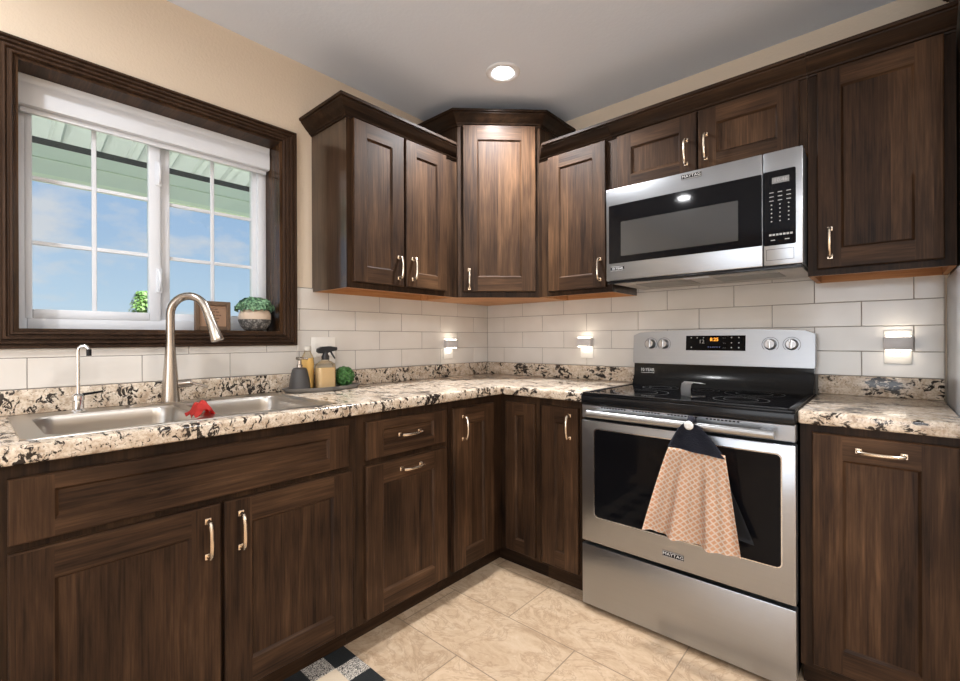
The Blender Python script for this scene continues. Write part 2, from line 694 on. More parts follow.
# ------------------------------------------------------------------ window over the sink
win = bpy.data.objects.new('window_1', None)
COL.objects.link(win)
win['kind'] = 'structure'
win['label'] = 'white sliding window with grids over the sink'


def wpart(name, bm, mats, angle=34):
    o = finish(name, bm, mats, win, angle)
    o['kind'] = 'structure'
    return o


FR = bmesh.new()
fx0, fx1 = -0.198, -0.142
for a, b, c, d in ((WY0+.012, WY0+.04, WZ0+.012, WZ1-.012), (WY1-.05, WY1-.012, WZ0+.012, WZ1-.012), (WY0+.04, WY1-.05, WZ0+.012, WZ0+.055), (WY0+.04, WY1-.05, WZ1-.055, WZ1-.012)):
    box(FR, fx0, fx1, a, b, c, d, 0, 0.004, 2)
wpart('window_frame', FR, WHITEP)
# sashes
GZ0, GZ1 = 1.287, 1.985


def sash(y0, y1, x, wl_, wr_):
    bm = bmesh.new()
    zb, zt = WZ0+0.05, WZ1-0.05
    box(bm, x-.018, x+.018, y0, y0+wl_, zb, zt, 0, .004, 2)
    box(bm, x-.018, x+.018, y1-wr_, y1, zb, zt, 0, .004, 2)
    box(bm, x-.018, x+.018, y0+wl_, y1-wr_, zb, GZ0, 0, .004, 2)
    box(bm, x-.018, x+.018, y0+wl_, y1-wr_, GZ1, zt, 0, .004, 2)
    wpart('sash', bm, WHITEP)
    g0, g1 = y0+wl_, y1-wr_
    gm = bmesh.new()
    mid = (g0+g1)/2
    box(gm, x-.006, x+.004, mid-.0075, mid+.0075, GZ0, GZ1, 0, .002, 1)
    for z in (1.523, 1.752):
        box(gm, x-.006, x+.004, g0, mid-.0075, z-.0075, z+.0075, 0, .002, 1)
        box(gm, x-.006, x+.004, mid+.0075, g1, z-.0075, z+.0075, 0, .002, 1)
    wpart('window_grid', gm, WHITEP)
    wpart('glass_pane', bx(x-.003, x-.001, g0+.0005, g1-.0005, GZ0+.0005, GZ1-.0005), PANE)


sash(WY0+.034, -1.918, -0.158, .020, .040)
sash(-1.925, WY1-.045, -0.180, .045, .024)
for z in (1.42, 1.86):
    lk = bmesh.new()
    tube(lk, [(-.139, -1.925, z-.045), (-.128, -1.925, z-.03), (-.122, -1.925, z), (-.128, -1.925, z+.03), (-.139, -1.925, z+.045)], [.004, .006, .008, .006, .004], 8)
    box(lk, -.141, -.134, -1.936, -1.914, z-.05, z+.05, 0, .003, 2)
    wpart('window_latch', lk, WHITEP)
# timber jamb lining and fluted casing
jm = bmesh.new()
box(jm, -.15, .001, WY0, WY0+.012, WZ0, WZ1, 0)
box(jm, -.15, .001, WY1-.012, WY1, WZ0, WZ1, 0)
box(jm, -.15, .001, WY0+.012, WY1-.012, WZ1-.012, WZ1, 1)
box(jm, -.15, .001, WY0+.012, WY1-.012, WZ0, WZ0+.012, 1)
WJ = [wood('jamb_wood_upright', 'v', 1.0, rough=0.16), wood('jamb_wood_level', 'h', 1.0, rough=0.42)]
jo = struct('trim_1', jm, WJ, 'dark stained timber jamb inside the sink window')
cs = bmesh.new()
cp = [(0, 0), (0, .010), (.003, .014), (.008, .014), (.011, .008), (.014, .008), (.019, .016), (.025, .016), (.029, .009), (.032, .009), (.037, .018), (.043, .018), (.047, .011), (.050, .011), (.054, .020), (.062, .020), (.062, 0)]
sweep(cs, [(WY0, WZ0), (WY1, WZ0), (WY1, WZ1), (WY0, WZ1)], cp, lambda p, h: (h+.0005, p.x, p.y), closed=True, side=1)
for v in cs.verts:   # top and bottom boards are a little narrower than the sides
    if v.co.z > WZ1:
        v.co.z = WZ1+(v.co.z-WZ1)*.83
    if v.co.z < WZ0:
        v.co.z = WZ0+(v.co.z-WZ0)*.87
for f in cs.faces:
    vs_ = [v.co for v in f.verts]
    if max(v.y for v in vs_)-min(v.y for v in vs_) > .3:
        f.material_index = 1
CW = [wood('casing_wood_upright', 'v', 1.0, (.020, .010, .006), (.042, .023, .014), (.075, .043, .027), .34), wood('casing_wood_level', 'h', 1.0, (.020, .010, .006), (.042, .023, .014), (.075, .043, .027), .34)]
struct('trim_2', cs, CW, 'dark fluted timber casing around the sink window', angle=20)

# folded white shade at the top of the window
sh = thing('window_shade', 'white rolled-up shade cassette across the top of the window', 'window shade', (-.10, -1.905, 1.994))
b = bmesh.new()
pf = [(.0, -.012), (.007, -.010), (.0085, .010), (.0085, .050), (.0065, .062), (.0055, .066), (.0065, .070), (.0065, .092), (-.02, .0925), (-.045, .0925), (-.045, -.012)]
prism(b, [(x, z) for x, z in pf], -.436, .417, 0, 'y')
finish('cassette', b, WHITEP, sh)
b = bmesh.new()
tube(b, [(-.022, -.43, .03), (-.022, .412, .03)], .018, 12)
finish('roller', b, simple('shade_fabric', (.78, .78, .79), .7), sh)
finish('bottom_rail', bx(-.030, -.014, -.428, .410, -.030, -.0125, bev=.003), WHITEP, sh)

# ------------------------------------------------------------------ outdoors
GREENW = simple('pale_green_paint', (0.76, 0.85, 0.77), 0.6)
METAL = simple('ribbed_sheet', (0.58, 0.61, 0.58), 0.5)
rf = thing('porch_roof', 'ribbed metal porch roof on a pale beam outside the window', 'porch roof', (-2.5, -1.9, 2.37))
b = bmesh.new()
pts = []
yy = -5.0
while yy < 5.2:
    pts += [(yy, 0), (yy+.15, 0), (yy+.165, -.030), (yy+.215, -.030), (yy+.235, 0)]
    yy += .235
lo = [b.verts.new((-.35, y, .235+z)) for y, z in pts]
hi = [b.verts.new((2.28, y, .80+z)) for y, z in pts]
for i in range(len(pts)-1):
    b.faces.new((lo[i], lo[i+1], hi[i+1], hi[i]))
r = bmesh.ops.solidify(b, geom=b.faces[:], thickness=.004)
finish('roof_sheet', b, METAL, rf)
finish('beam', bx(-.02, .055, -5, 5, .135, .225), GREENW, rf)
finish('gap_shade_strip', bx(.0, .05, -5, 5, .2255, .275), DARKGREY, rf)  # dark strip standing in for the shaded gap between roof ribs and beam
finish('fascia_board', bx(.02, .085, -5, 5, .0, .118), GREENW, rf)
finish('drip_edge', bx(-.02, .115, -5, 5, -.03, -.001), simple('light_green_trim', (.85, .95, .80), .5), rf)
b = bmesh.new()
box(b, -60, -.25, -60, 60, -.6, -.5)
struct('ground', b, simple('lawn', (0.30, 0.34, 0.22), 0.9, bump=(30, .5, .05)), 'lawn outside')
# a small tree across the lawn
tr = thing('garden_tree', 'leafy green tree seen low through the left window sash', 'tree', (-14, .98, -.5))
b = bmesh.new()
tube(b, [(0, 0, 0), (.03, .02, 1.2), (0, 0, 2.5)], [.10, .07, .03], 8)
finish('trunk', b, simple('bark', (.10, .07, .05), .9), tr)


def leaf(bm, p, n, size, mi=0, asp=0.55):
    n = Vector(n).normalized()
    t = n.orthogonal().normalized()
    t = Matrix.Rotation(random.random()*2*PI, 3, n) @ t
    s = n.cross(t)
    a = bm.verts.new(p - t*size)
    c = bm.verts.new(p + t*size)
    d = bm.verts.new(p + s*size*asp + n*size*.12)
    e = bm.verts.new(p - s*size*asp + n*size*.12)
    f = bm.faces.new((a, d, c, e))
    f.material_index = mi


def leafmat(name, c1, c2):
    m, t, b = new_mat(name)
    co = N(t, 'ShaderNodeTexCoord').outputs['Object']
    c = ramp(t, noise(t, co, 130 if 'garden' not in name else 2.5, 2), [(0.35, c1), (0.65, c2)])
    t.links.new(c, b.inputs['Base Color'])
    b.inputs['Roughness'].default_value = .45
    return m


b = bmesh.new()
for i in range(1500):
    u_ = random.random()
    z = 1.0+2.1*u_
    rr = .40*math.sqrt(max(0.02, 1-((u_-.30)/.74)**2))*random.random()**.4
    a = random.random()*2*PI
    leaf(b, Vector((rr*math.cos(a), rr*math.sin(a), z)), Vector((math.cos(a), math.sin(a), .6+random.random())), .07)
finish('foliage', b, leafmat('garden_leaves', (.10, .22, .05), (.28, .42, .16)), tr, 180)

# ------------------------------------------------------------------ recessed ceiling lamps
def can(x, y, k, label):
    t = thing('recessed_ceiling_light', label, 'ceiling light', (x, y, CEIL), 0, 'recessed lights in the kitchen ceiling')
    b = bmesh.new()
    lathe(b, [(.050, -.001), (.052, -.004), (.066, -.009), (.080, -.008), (.086, -.002), (.086, 0)], seg=36)
    finish('trim_ring', b, WHITEP, t)
    b = bmesh.new()
    lathe(b, [(0, -.016), (.030, -.0145), (.046, -.010), (.0505, -.005)], seg=32)
    bmesh.ops.reverse_faces(b, faces=b.faces[:])
    finish('lens', b, LENS, t)
    area('can_lamp', (x, y, CEIL-.020), (0, 0, -1), .10, CAN_W*k, CAN_COL, 'DISK', spread=math.radians(150 if k > 1.12 else 176))


for i, (x, y, k) in enumerate(CANS):
    can(x, y, k, 'bright round recessed light in the ceiling in front of the corner cabinet' if i == 0 else 'unseen round recessed light filling the room from outside the view')

# ------------------------------------------------------------------ cabinets
FW = .077


def door_bm(x0, x1, z0, z1, t=.020, fs=FW, ft=None, fb=None):
    """framed door lying against y=0 with its face at y=-t; slot 0 upright grain, slot 1 level grain"""
    ft = fs if ft is None else ft
    fb = ft if fb is None else fb
    bm = bmesh.new()

    def V(x, y, z):
        return bm.verts.new((x, y, z))

    def F(vs, mi):
        f = bm.faces.new(vs)
        f.material_index = mi
        return f
    e = .003
    L0 = [V(x0, 0, z0), V(x1, 0, z0), V(x1, 0, z1), V(x0, 0, z1)]
    L1 = [V(x0, -t+e, z0), V(x1, -t+e, z0), V(x1, -t+e, z1), V(x0, -t+e, z1)]
    L2 = [V(x0+e, -t, z0+e), V(x1-e, -t, z0+e), V(x1-e, -t, z1-e), V(x0+e, -t, z1-e)]
    a0, a1, c0, c1 = x0+fs, x1-fs, z0+fb, z1-ft
    I = [V(a0, -t, c0), V(a1, -t, c0), V(a1, -t, c1), V(a0, -t, c1)]
    bl, br_, tr_, tl = V(a0, -t, z0+e), V(a1, -t, z0+e), V(a1, -t, z1-e), V(a0, -t, z1-e)
    q = .0075
    dp = .009
    J = [V(a0+q, -t+dp, c0+q), V(a1-q, -t+dp, c0+q), V(a1-q, -t+dp, c1-q), V(a0+q, -t+dp, c1-q)]
    F(L0[::-1], 0)
    for i in range(4):
        F((L0[i], L0[(i+1) % 4], L1[(i+1) % 4], L1[i]), 0 if i % 2 else 1)
    F((L1[0], L1[1], L2[1], br_, bl, L2[0]), 1)
    F((L1[1], L1[2], L2[2], L2[1]), 0)
    F((L1[2], L1[3], L2[3], tl, tr_, L2[2]), 1)
    F((L1[3], L1[0], L2[0], L2[3]), 0)
    F((L2[0], bl, I[0], I[3], tl, L2[3]), 0)
    F((br_, L2[1], L2[2], tr_, I[2], I[1]), 0)
    F((bl, br_, I[1], I[0]), 1)
    F((I[3], I[2], tr_, tl), 1)
    for i in range(4):
        F((I[i], I[(i+1) % 4], J[(i+1) % 4], J[i]), 0 if i % 2 else 1)
    F(J, 0 if (z1-z0) > .25 else 1)
    bmesh.ops.recalc_face_normals(bm, faces=bm.faces[:])
    return bm


def pull_bm(cx, cz, y, upright=True, L=.118):
    """arched bar pull with two square feet; y is the door face"""
    bm = bmesh.new()
    h = L/2-.008

    def P(s, o):
        return (cx, y-o, cz+s) if upright else (cx+s, y-o, cz)
    path = [P(-h, 0), P(-h, .012), P(-h+.002, .022), P(-h+.010, .028), P(-h*.45, .032), P(0, .033), P(h*.45, .032), P(h-.010, .028), P(h-.002, .022), P(h, .012), P(h, 0)]
    tube(bm, path, [.0062, .006, .0062, .0058, .0052, .0054, .0052, .0058, .0062, .006, .0062], 10)
    for s in (-1, 1):
        c = P(s*h, 0)
        box(bm, c[0]-.0085, c[0]+.0085, y-.004, y-.0002, c[2]-.0085, c[2]+.0085, 0, .0012, 1)
    return bm


def upper_body(w, d, h):
    """carcass with a recessed bare underside; local x along the wall, front at y=-d"""
    bm = bmesh.new()
    x0, x1 = -w/2, w/2
    c = [(x0, -.002), (x1, -.002), (x1, -d), (x0, -d)]
    lo = [bm.verts.new((x, y, 0)) for x, y in c]
    hi = [bm.verts.new((x, y, h)) for x, y in c]
    i = .016
    ci = [(x0+i, -.018), (x1-i, -.018), (x1-i, -d+.02), (x0+i, -d+.02)]
    l2 = [bm.verts.new((x, y, 0)) for x, y in ci]
    l3 = [bm.verts.new((x, y, .030)) for x, y in ci]
    for k in range(4):
        j = (k+1) % 4
        bm.faces.new((lo[k], lo[j], hi[j], hi[k])).material_index = 4 if k % 2 else 0
        bm.faces.new((lo[j], lo[k], l2[k], l2[j])).material_index = 2
        bm.faces.new((l2[j], l2[k], l3[k], l3[j])).material_index = 2
    bm.faces.new(hi).material_index = 0
    bm.faces.new(l3).material_index = 3
    bmesh.ops.recalc_face_normals(bm, faces=bm.faces[:])
    return bm


CROWN = [(0, 0), (.006, 0), (.008, .006), (.014, .008), (.017, .014), (.028, .022), (.040, .034), (.050, .046), (.055, .050), (.056, .056), (.064, .058), (.065, .070), (.0, .070)]


def crown_bm(path, z, k0=0, k1=0, side=1):
    bm = bmesh.new()
    sweep(bm, path, CROWN, lambda p, h: (p.x, p.y, z+h), side=side, k0=k0, k1=k1, mi=0)
    return bm


def fit_door(root, name, x0, x1, z0, z1, depth, handle=None, lab=None, **kw):
    """door as child with its own origin on the cabinet face; handle = (cx, cz, upright)"""
    d = finish(name, door_bm(x0, x1, z0, z1, **kw), WOODS, root, loc=(0, -depth-.0006, 0))
    if lab:
        d['label'] = lab
    if handle:
        finish('handle', pull_bm(handle[0], handle[1], -.020, handle[2]), PULL, d)
    return d


UB, UT = 1.408, 2.172
RZ = PI/2


def upper(label, wall, a0, a1, zb, doors, k0, k1, path=None):
    mid = (a0+a1)/2
    w = a1-a0
    loc = (0, mid, zb) if wall == 'L' else (mid, 0, zb)
    t = thing('upper_cabinet', label, 'cabinet', loc, RZ if wall == 'L' else 0, 'dark stained upper cabinets')
    finish('body', upper_body(w, .305, UT-zb), [DV, DH, BARE, PLY, SIDE], t)
    for (x0, x1, z0, z1, hc) in doors:
        h = None
        if hc:
            h = (hc[0]-mid, hc[1]-zb, True)
        fit_door(t, 'door', x0-mid, x1-mid, z0-zb, z1-zb, .305, h, fs=.070)
    p = path or [(-w/2, -.305), (w/2, -.305)]
    finish('crown_moulding', crown_bm(p, UT-zb-.006, k0, k1, side=1), DH, t, 24)
    return t


upper('two-door upper cabinet on the window wall with an exposed side panel', 'L', -1.325, -.620, UB,
      [(-1.298, -1.012, 1.436, 2.168, (-1.046, 1.523)), (-1.000, -.716, 1.436, 2.168, (-.957, 1.527))], 0, 1.0,
      path=[(-.3525, -.003), (-.3525, -.305), (.3525, -.305)])
upper('narrow single-door upper cabinet between the corner cabinet and the microwave', 'B', .642, 1.079, UB,
      [(.713, 1.051, 1.432, 2.166, (1.021, 1.523))], 1.0, 0)
upper('short two-door upper cabinet directly above the microwave', 'B', 1.080, 1.868, 1.882,
      [(1.112, 1.476, 1.892, 2.164, (1.434, 1.997)), (1.484, 1.844, 1.892, 2.164, (1.515, 2.0))], 0, 0)
upper('tall single-door upper cabinet on the far side of the microwave by the refrigerator', 'B', 1.869, 2.262, UB,
      [(1.899, 2.233, 1.432, 2.168, (1.937, 1.524))], 0, 0)

# corner upper cabinet with a diagonal door
t = thing('corner_cabinet', 'taller diagonal upper cabinet in the corner between both walls', 'cabinet', (.30, -.30, UB))
pent = [(.002, -.002), (.002, -.618), (.310, -.618), (.640, -.288), (.640, -.002)]
pent = [(x-.30, y+.30) for x, y in pent]
b = bmesh.new()
fs = prism(b, pent, 0, 2.385-UB, 0)
for f in b.faces:
    if f.normal.z < -.5:
        f.material_index = 2
finish('body', b, [DV, DH, BARE], t)
fc = Vector(((.310+.640)/2-.30, -(.618+.288)/2+.30, 0))
d = finish('door', door_bm(-.2035, .2035, 1.441-UB, 2.366-UB, fs=.080), WOODS, t, loc=(fc.x+.0005, fc.y-.0005, 0), rot=(0, 0, PI/4))
finish('handle', pull_bm(-.170, 1.508-UB, -.020, True), PULL, d)
b = bmesh.new()
cpath = [(.002, -.618), (.310, -.618), (.640, -.288), (.640, -.002)]
sweep(b, [(x-.30, y+.30) for x, y in cpath], CROWN, lambda p, h: (p.x, p.y, 2.366-UB+h), side=1)
finish('crown_moulding', b, DH, t, 24)

# enclosure panel and cabinet above the refrigerator
t = thing('refrigerator_cabinet', 'ceiling-high dark cabinet above the refrigerator at the frame edge', 'cabinet', (2.722, 0, UB))
finish('side_panel', bx(-.454, -.434, -.66, -.002, 0, 1.04), WOODS, t)
finish('body', bx(-.433, .46, -.62, -.002, .44, 1.04), WOODS, t)
finish('door', door_bm(-.42, .01, .46, 1.02), WOODS, t, loc=(0, -.621, 0))
finish('door', door_bm(.02, .45, .46, 1.02), WOODS, t, loc=(0, -.621, 0))
b = bmesh.new()
sweep(b, [(-.454, -.003), (-.454, -.66), (.46, -.66)], CROWN, lambda p, h: (p.x, p.y, 1.018+h), side=1)
finish('crown_moulding', b, WH, t, 24)

# base cabinets
BT, TK = .893, .097
BD = .61


def base_body(w, toe_ends=(0, 0)):
    bm = bmesh.new()
    box(bm, -w/2, w/2, -BD, -.002, TK, BT, 0, .001, 1)
    return bm


def base(label, name, wall, a0, a1, fronts, hollow=False):
    mid = (a0+a1)/2
    w = a1-a0
    loc = (0, mid, 0) if wall == 'L' else (mid, 0, 0)
    t = thing(name, label, 'cabinet', loc, RZ if wall == 'L' else 0, 'dark stained base cabinets')
    if hollow:     # open on top so that the sink bowls hang inside
        bm = bmesh.new()
        box(bm, -w/2, w/2, -BD, -BD+.02, TK, BT, 0)
        box(bm, -w/2, -w/2+.018, -BD+.02, -.002, TK, BT, 0)
        box(bm, w/2-.018, w/2, -BD+.02, -.002, TK, BT, 0)
        box(bm, -w/2+.018, w/2-.018, -BD+.02, -.002, TK, TK+.018, 0)
    else:
        bm = base_body(w)
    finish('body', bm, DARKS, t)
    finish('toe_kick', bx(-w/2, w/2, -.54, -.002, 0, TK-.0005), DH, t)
    for (kind, x0, x1, z0, z1, hc, kw) in fronts:
        h = (hc[0]-mid, hc[1], hc[2]) if hc else None
        fit_door(t, kind, x0-mid, x1-mid, z0, z1, BD, h, **kw)
    return t


DR = dict(fs=.078, ft=.036, fb=.040)
base('wide sink base cabinet with a long false drawer front and two doors', 'sink_cabinet', 'L', -2.43, -1.484,
     [('drawer_front', -2.397, -1.524, .712, .862, None, DR),
      ('door', -2.397, -1.957, .112, .693, (-1.992, .600, True), {}),
      ('door', -1.946, -1.509, .112, .693, (-1.901, .598, True), {})], True)
base('base cabinet with a small drawer above a pull-out front beside the sink cabinet', 'base_cabinet', 'L', -1.483, -1.001,
     [('drawer', -1.448, -1.024, .716, .861, (-1.238, .792, False), DR),
      ('drawer', -1.448, -1.024, .112, .692, (-1.231, .652, False), {})])
# L-shaped corner base
t = thing('corner_base_cabinet', 'L-shaped corner base cabinet with two narrow doors meeting at the inner corner', 'cabinet', (.35, -.35, 0), 0, 'dark stained base cabinets')
Lp = [(.002, -.002), (.002, -1.0), (.61, -1.0), (.61, -.61), (.848, -.61), (.848, -.002)]
b = bmesh.new()
prism(b, [(x-.35, y+.35) for x, y in Lp], TK, BT, 0)
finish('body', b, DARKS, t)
Tp = [(.002, -.002), (.002, -1.0), (.54, -1.0), (.54, -.54), (.848, -.54), (.848, -.002)]
b = bmesh.new()
prism(b, [(x-.35, y+.35) for x, y in Tp], 0, TK-.0005, 1)
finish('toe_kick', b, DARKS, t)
d = finish('door', door_bm(-.144, .144, .115, .858), WOODS, t, loc=(.6106-.35, -.836+.35, 0), rot=(0, 0, PI/2))
finish('handle', pull_bm(-.083, .765, -.020, True), PULL, d)
finish('door', door_bm(-.0885, .0885, .115, .860, fs=.062), WOODS, t, loc=(.739-.35, -.6106+.35, 0))
base('narrow single-door base cabinet just left of the range', 'base_cabinet', 'B', .849, 1.092,
     [('door', .869, 1.062, .115, .861, (1.021, .775, True), dict(fs=.072))])
base('base cabinet right of the range with one tall front and a level pull', 'base_cabinet', 'B', 1.876, 2.255,
     [('drawer', 1.910, 2.241, .118, .868, (2.077, .826, False), {})])

# ------------------------------------------------------------------ countertops
CT0, CT1 = .8945, .938


def slab(cells_x, cells_y, inside, z0, z1):
    bm = bmesh.new()
    V = {}

    def g(i, j):
        if (i, j) not in V:
            V[i, j] = bm.verts.new((cells_x[i], cells_y[j], z0))
        return V[i, j]
    fs = []
    for i in range(len(cells_x)-1):
        for j in range(len(cells_y)-1):
            cx, cy = (cells_x[i]+cells_x[i+1])/2, (cells_y[j]+cells_y[j+1])/2
            if inside(cx, cy):
                fs.append(bm.faces.new((g(i, j), g(i+1, j), g(i+1, j+1), g(i, j+1))))
    r = bmesh.ops.extrude_face_region(bm, geom=fs)
    for v in r['geom']:
        if isinstance(v, bmesh.types.BMVert):
            v.co.z = z1
    bmesh.ops.recalc_face_normals(bm, faces=bm.faces[:])
    es = [e for e in bm.edges if len(e.link_faces) == 2 and e.calc_face_angle(0) > 1.2]
    bmesh.ops.bevel(bm, geom=es, offset=.009, segments=3, affect='EDGES', profile=.5, clamp_overlap=True)
    return bm


SX0, SX1, SY0, SY1 = .072, .592, -2.374, -1.552    # sink rim
ct = thing('countertop', 'L-shaped cream and brown speckled granite countertop holding the sink', 'countertop', (.3, -.3, CT0))
hx0, hx1, hy0, hy1 = SX0+.018, SX1-.018, SY0+.018, SY1-.018
bm = slab([.0005, hx0, hx1, .643, 1.0935], [-2.45, hy0, hy1, -.643, -.0005],
          lambda x, y: (x < .643 or y > -.643) and not (hx0 < x < hx1 and hy0 < y < hy1), CT0, CT1)
for v in bm.verts:
    v.co -= Vector((.3, -.3, CT0))
finish('slab', bm, GRANITE, ct)
b = bmesh.new()
box(b, .0095-.3, .029-.3, -2.45+.3, -.0295+.3, CT1+.0003-CT0, 1.0165-CT0, 0, .003, 2)
box(b, .0095-.3, 1.0935-.3, -.029+.3, -.0095+.3, CT1+.0003-CT0, 1.0165-CT0, 0, .003, 2)
finish('backsplash_strip', b, GRANITE, ct)
ct = thing('countertop', 'short speckled granite countertop right of the range', 'countertop', (2.07, -.3, CT0))
bm = slab([1.873, 2.254], [-.643, -.0005], lambda x, y: True, CT0, CT1)
for v in bm.verts:
    v.co -= Vector((2.07, -.3, CT0))
finish('slab', bm, GRANITE, ct)
finish('backsplash_strip', bx(1.873-2.07, 2.252-2.07, -.029+.3, -.0095+.3, CT1+.0003-CT0, 1.0165-CT0, bev=.003), GRANITE, ct)

# ------------------------------------------------------------------ sink
sk = thing('sink', 'double-bowl stainless steel drop-in sink under the window', 'sink', (.33, -1.963, CT1))
b = bmesh.new()
zr = .004


def L3(pts, z):
    return [b.verts.new((x-.33, y+1.963, z)) for x, y in pts]


def bridge(a, c):
    n = len(a)
    return [b.faces.new((a[i], a[(i+1) % n], c[(i+1) % n], c[i])) for i in range(n)]


rim0 = L3(rrect(SX0, SX1, SY0, SY1, .035), .0006)
rim1 = L3(rrect(SX0+.001, SX1-.001, SY0+.001, SY1-.001, .034), zr)
rim2 = L3(rrect(SX0+.012, SX1-.012, SY0+.012, SY1-.012, .028), zr)
bridge(rim0, rim1)
bridge(rim1, rim2)
edges = []
bx0, bx1 = .172, .572
mid = -1.952
bowls = [(SY0+.045, mid-.016), (mid+.016, SY1-.045)]
bl = []
for y0, y1 in bowls:
    h = L3(rrect(bx0, bx1, y0, y1, .055), zr)
    bl.append((h, y0, y1))


def loop_edges(vs):
    return [b.edges.get((vs[i], vs[(i+1) % len(vs)])) or b.edges.new((vs[i], vs[(i+1) % len(vs)])) for i in range(len(vs))]


es = loop_edges(rim2) + loop_edges(bl[0][0]) + loop_edges(bl[1][0])
bmesh.ops.triangle_fill(b, use_beauty=True, use_dissolve=False, edges=es)
for h, y0, y1 in bl:
    prev = h
    for ins, z, r in ((.0015, -.0005, .055), (.003, -.004, .054), (.006, -.03, .05), (.020, -.165, .05), (.030, -.185, .06), (.055, -.195, .06), (.13, -.198, .04)):
        q = L3(rrect(bx0+ins, bx1-ins, y0+ins, y1-ins, r), z)
        bridge(prev, q)
        prev = q
    b.faces.new(prev)
bmesh.ops.recalc_face_normals(b, faces=b.faces[:])
up = [f for f in b.faces if abs(f.normal.z) > .9 and f.calc_center_median().z > 0]
if up and sum(f.normal.z*f.calc_area() for f in up) < 0:
    bmesh.ops.reverse_faces(b, faces=b.faces[:])
finish('basin', b, SINKM, sk, 50)
for h, y0, y1 in bl:
    d_ = bmesh.new()
    lathe(d_, [(0, .004), (.020, .004), (.022, .008), (.040, .009), (.044, .002)], ((bx0+bx1)/2-.33, (y0+y1)/2+1.963, -.197), 24)
    finish('drain', d_, CHROME, sk)

# main faucet
FX, FY = .118, -1.952
fz = CT1+zr
fa = thing('faucet', 'tall brushed nickel gooseneck faucet with pull-down spray head', 'faucet', (FX, FY, fz))
b = bmesh.new()
prism(b, rrect(-.027, .027, -.135, .135, .026), 0.0004, .0055)
finish('deck_plate', b, NICKEL, fa)
b = bmesh.new()
lathe(b, [(.030, .006), (.030, .012), (.0285, .03), (.024, .10), (.0195, .16), (.0170, .20), (.0155, .22)], seg=28)
finish('body', b, NICKEL, fa)
b = bmesh.new()
dirx, diry = .74, .67        # the spout swings over the bowls
path = [(0, 0, .20), (0, 0, .28), (0, 0, .328)]
for i in range(1, 13):
    a = math.radians(160)*i/12
    path.append((.068*(1-math.cos(a))*dirx, .068*(1-math.cos(a))*diry, .328+.068*math.sin(a)))
pe = Vector(path[-1])
pd = Vector((math.sin(math.radians(160))*dirx, math.sin(math.radians(160))*diry, math.cos(math.radians(160))))
path.append(tuple(pe+pd*.02))
tube(b, path, .0145, 16)
finish('spout', b, NICKEL, fa, 60)
b = bmesh.new()
q0 = pe+pd*.018
tube(b, [q0, q0+pd*.006, q0+pd*.05, q0+pd*.105, q0+pd*.110], [.0150, .0158, .0175, .0225, .0215], 18)
finish('spray_head', b, NICKEL, fa, 50)
b = bmesh.new()
tube(b, [(0, .012, .068), (.004, .05, .070), (.005, .066, .0705)], [.0155, .0155, .0150], 14)
tube(b, [(.006, .062, .0705), (.018, .085, .064), (.034, .115, .052)], [.0058, .0055, .0045], 10)
finish('lever_handle', b, NICKEL, fa)

# filtered water tap
ta = thing('water_filter_tap', 'slim chrome drinking-water tap left of the main faucet', 'tap', (.125, -2.213, fz))
b = bmesh.new()
lathe(b, [(.022, .0004), (.022, .004), (.015, .008), (.0145, .035), (.017, .038), (.017, .052), (.012, .058), (.008, .060), (0, .060)], seg=24)
finish('base', b, CHROME, ta)
b = bmesh.new()
p = [(0, 0, .055), (0, 0, .12), (0, 0, .200)]
for i in range(1, 9):
    a = PI*i/8
    p.append((.015*(1-math.cos(a))*.55, .015*(1-math.cos(a))*.83, .200+.015*math.sin(a)))
tube(b, p, .0052, 12)
finish('neck', b, CHROME, ta, 60)
e_ = Vector(p[-1])
b = bmesh.new()
tube(b, [e_+Vector((0, 0, .004)), e_+Vector((.001, 0, -.018))], .0072, 12)
finish('tip', b, BLACKM, ta)
b = bmesh.new()
tube(b, [(.0, .010, .056), (.004, .035, .058), (.006, .062, .062)], [.0045, .004, .0035], 8)
finish('lever_handle', b, BLACKM, ta)

# red dishcloth over the sink divider
b = bmesh.new()
nu, nv = 26, 26
G = {}
for i in range(nu+1):
    for j in range(nv+1):
        u_, v_ = (i/nu-.5)*2, (j/nv-.5)*2
        rr = min(1.0, math.hypot(u_, v_))
        x = .054*u_*(1+.12*math.sin(4*v_+1))
        yy = .030*v_*(1+.10*math.sin(5*u_))
        z = .003+.020*(1-rr**2)+.006*math.sin(7*u_+3*v_+.5)*(1-.5*rr)+.004*math.sin(13*u_-8*v_) - .034*max(0, abs(v_)-.45)
        G[i, j] = b.verts.new((x, yy, max(z, .0006) if abs(v_) < .45 else z))
for i in range(nu):
    for j in range(nv):
        b.faces.new((G[i, j], G[i+1, j], G[i+1, j+1], G[i, j+1]))
bmesh.ops.solidify(b, geom=b.faces[:], thickness=.004)
o = finish('dishcloth', b, simple('red_cloth', (.62, .045, .035), .8, bump=(300, .5, .002)), None, 80)
o.location = (.470, mid-.006, fz+.011)
tag(o, 'crumpled red dishcloth draped over the divider between the sink bowls', 'cloth')

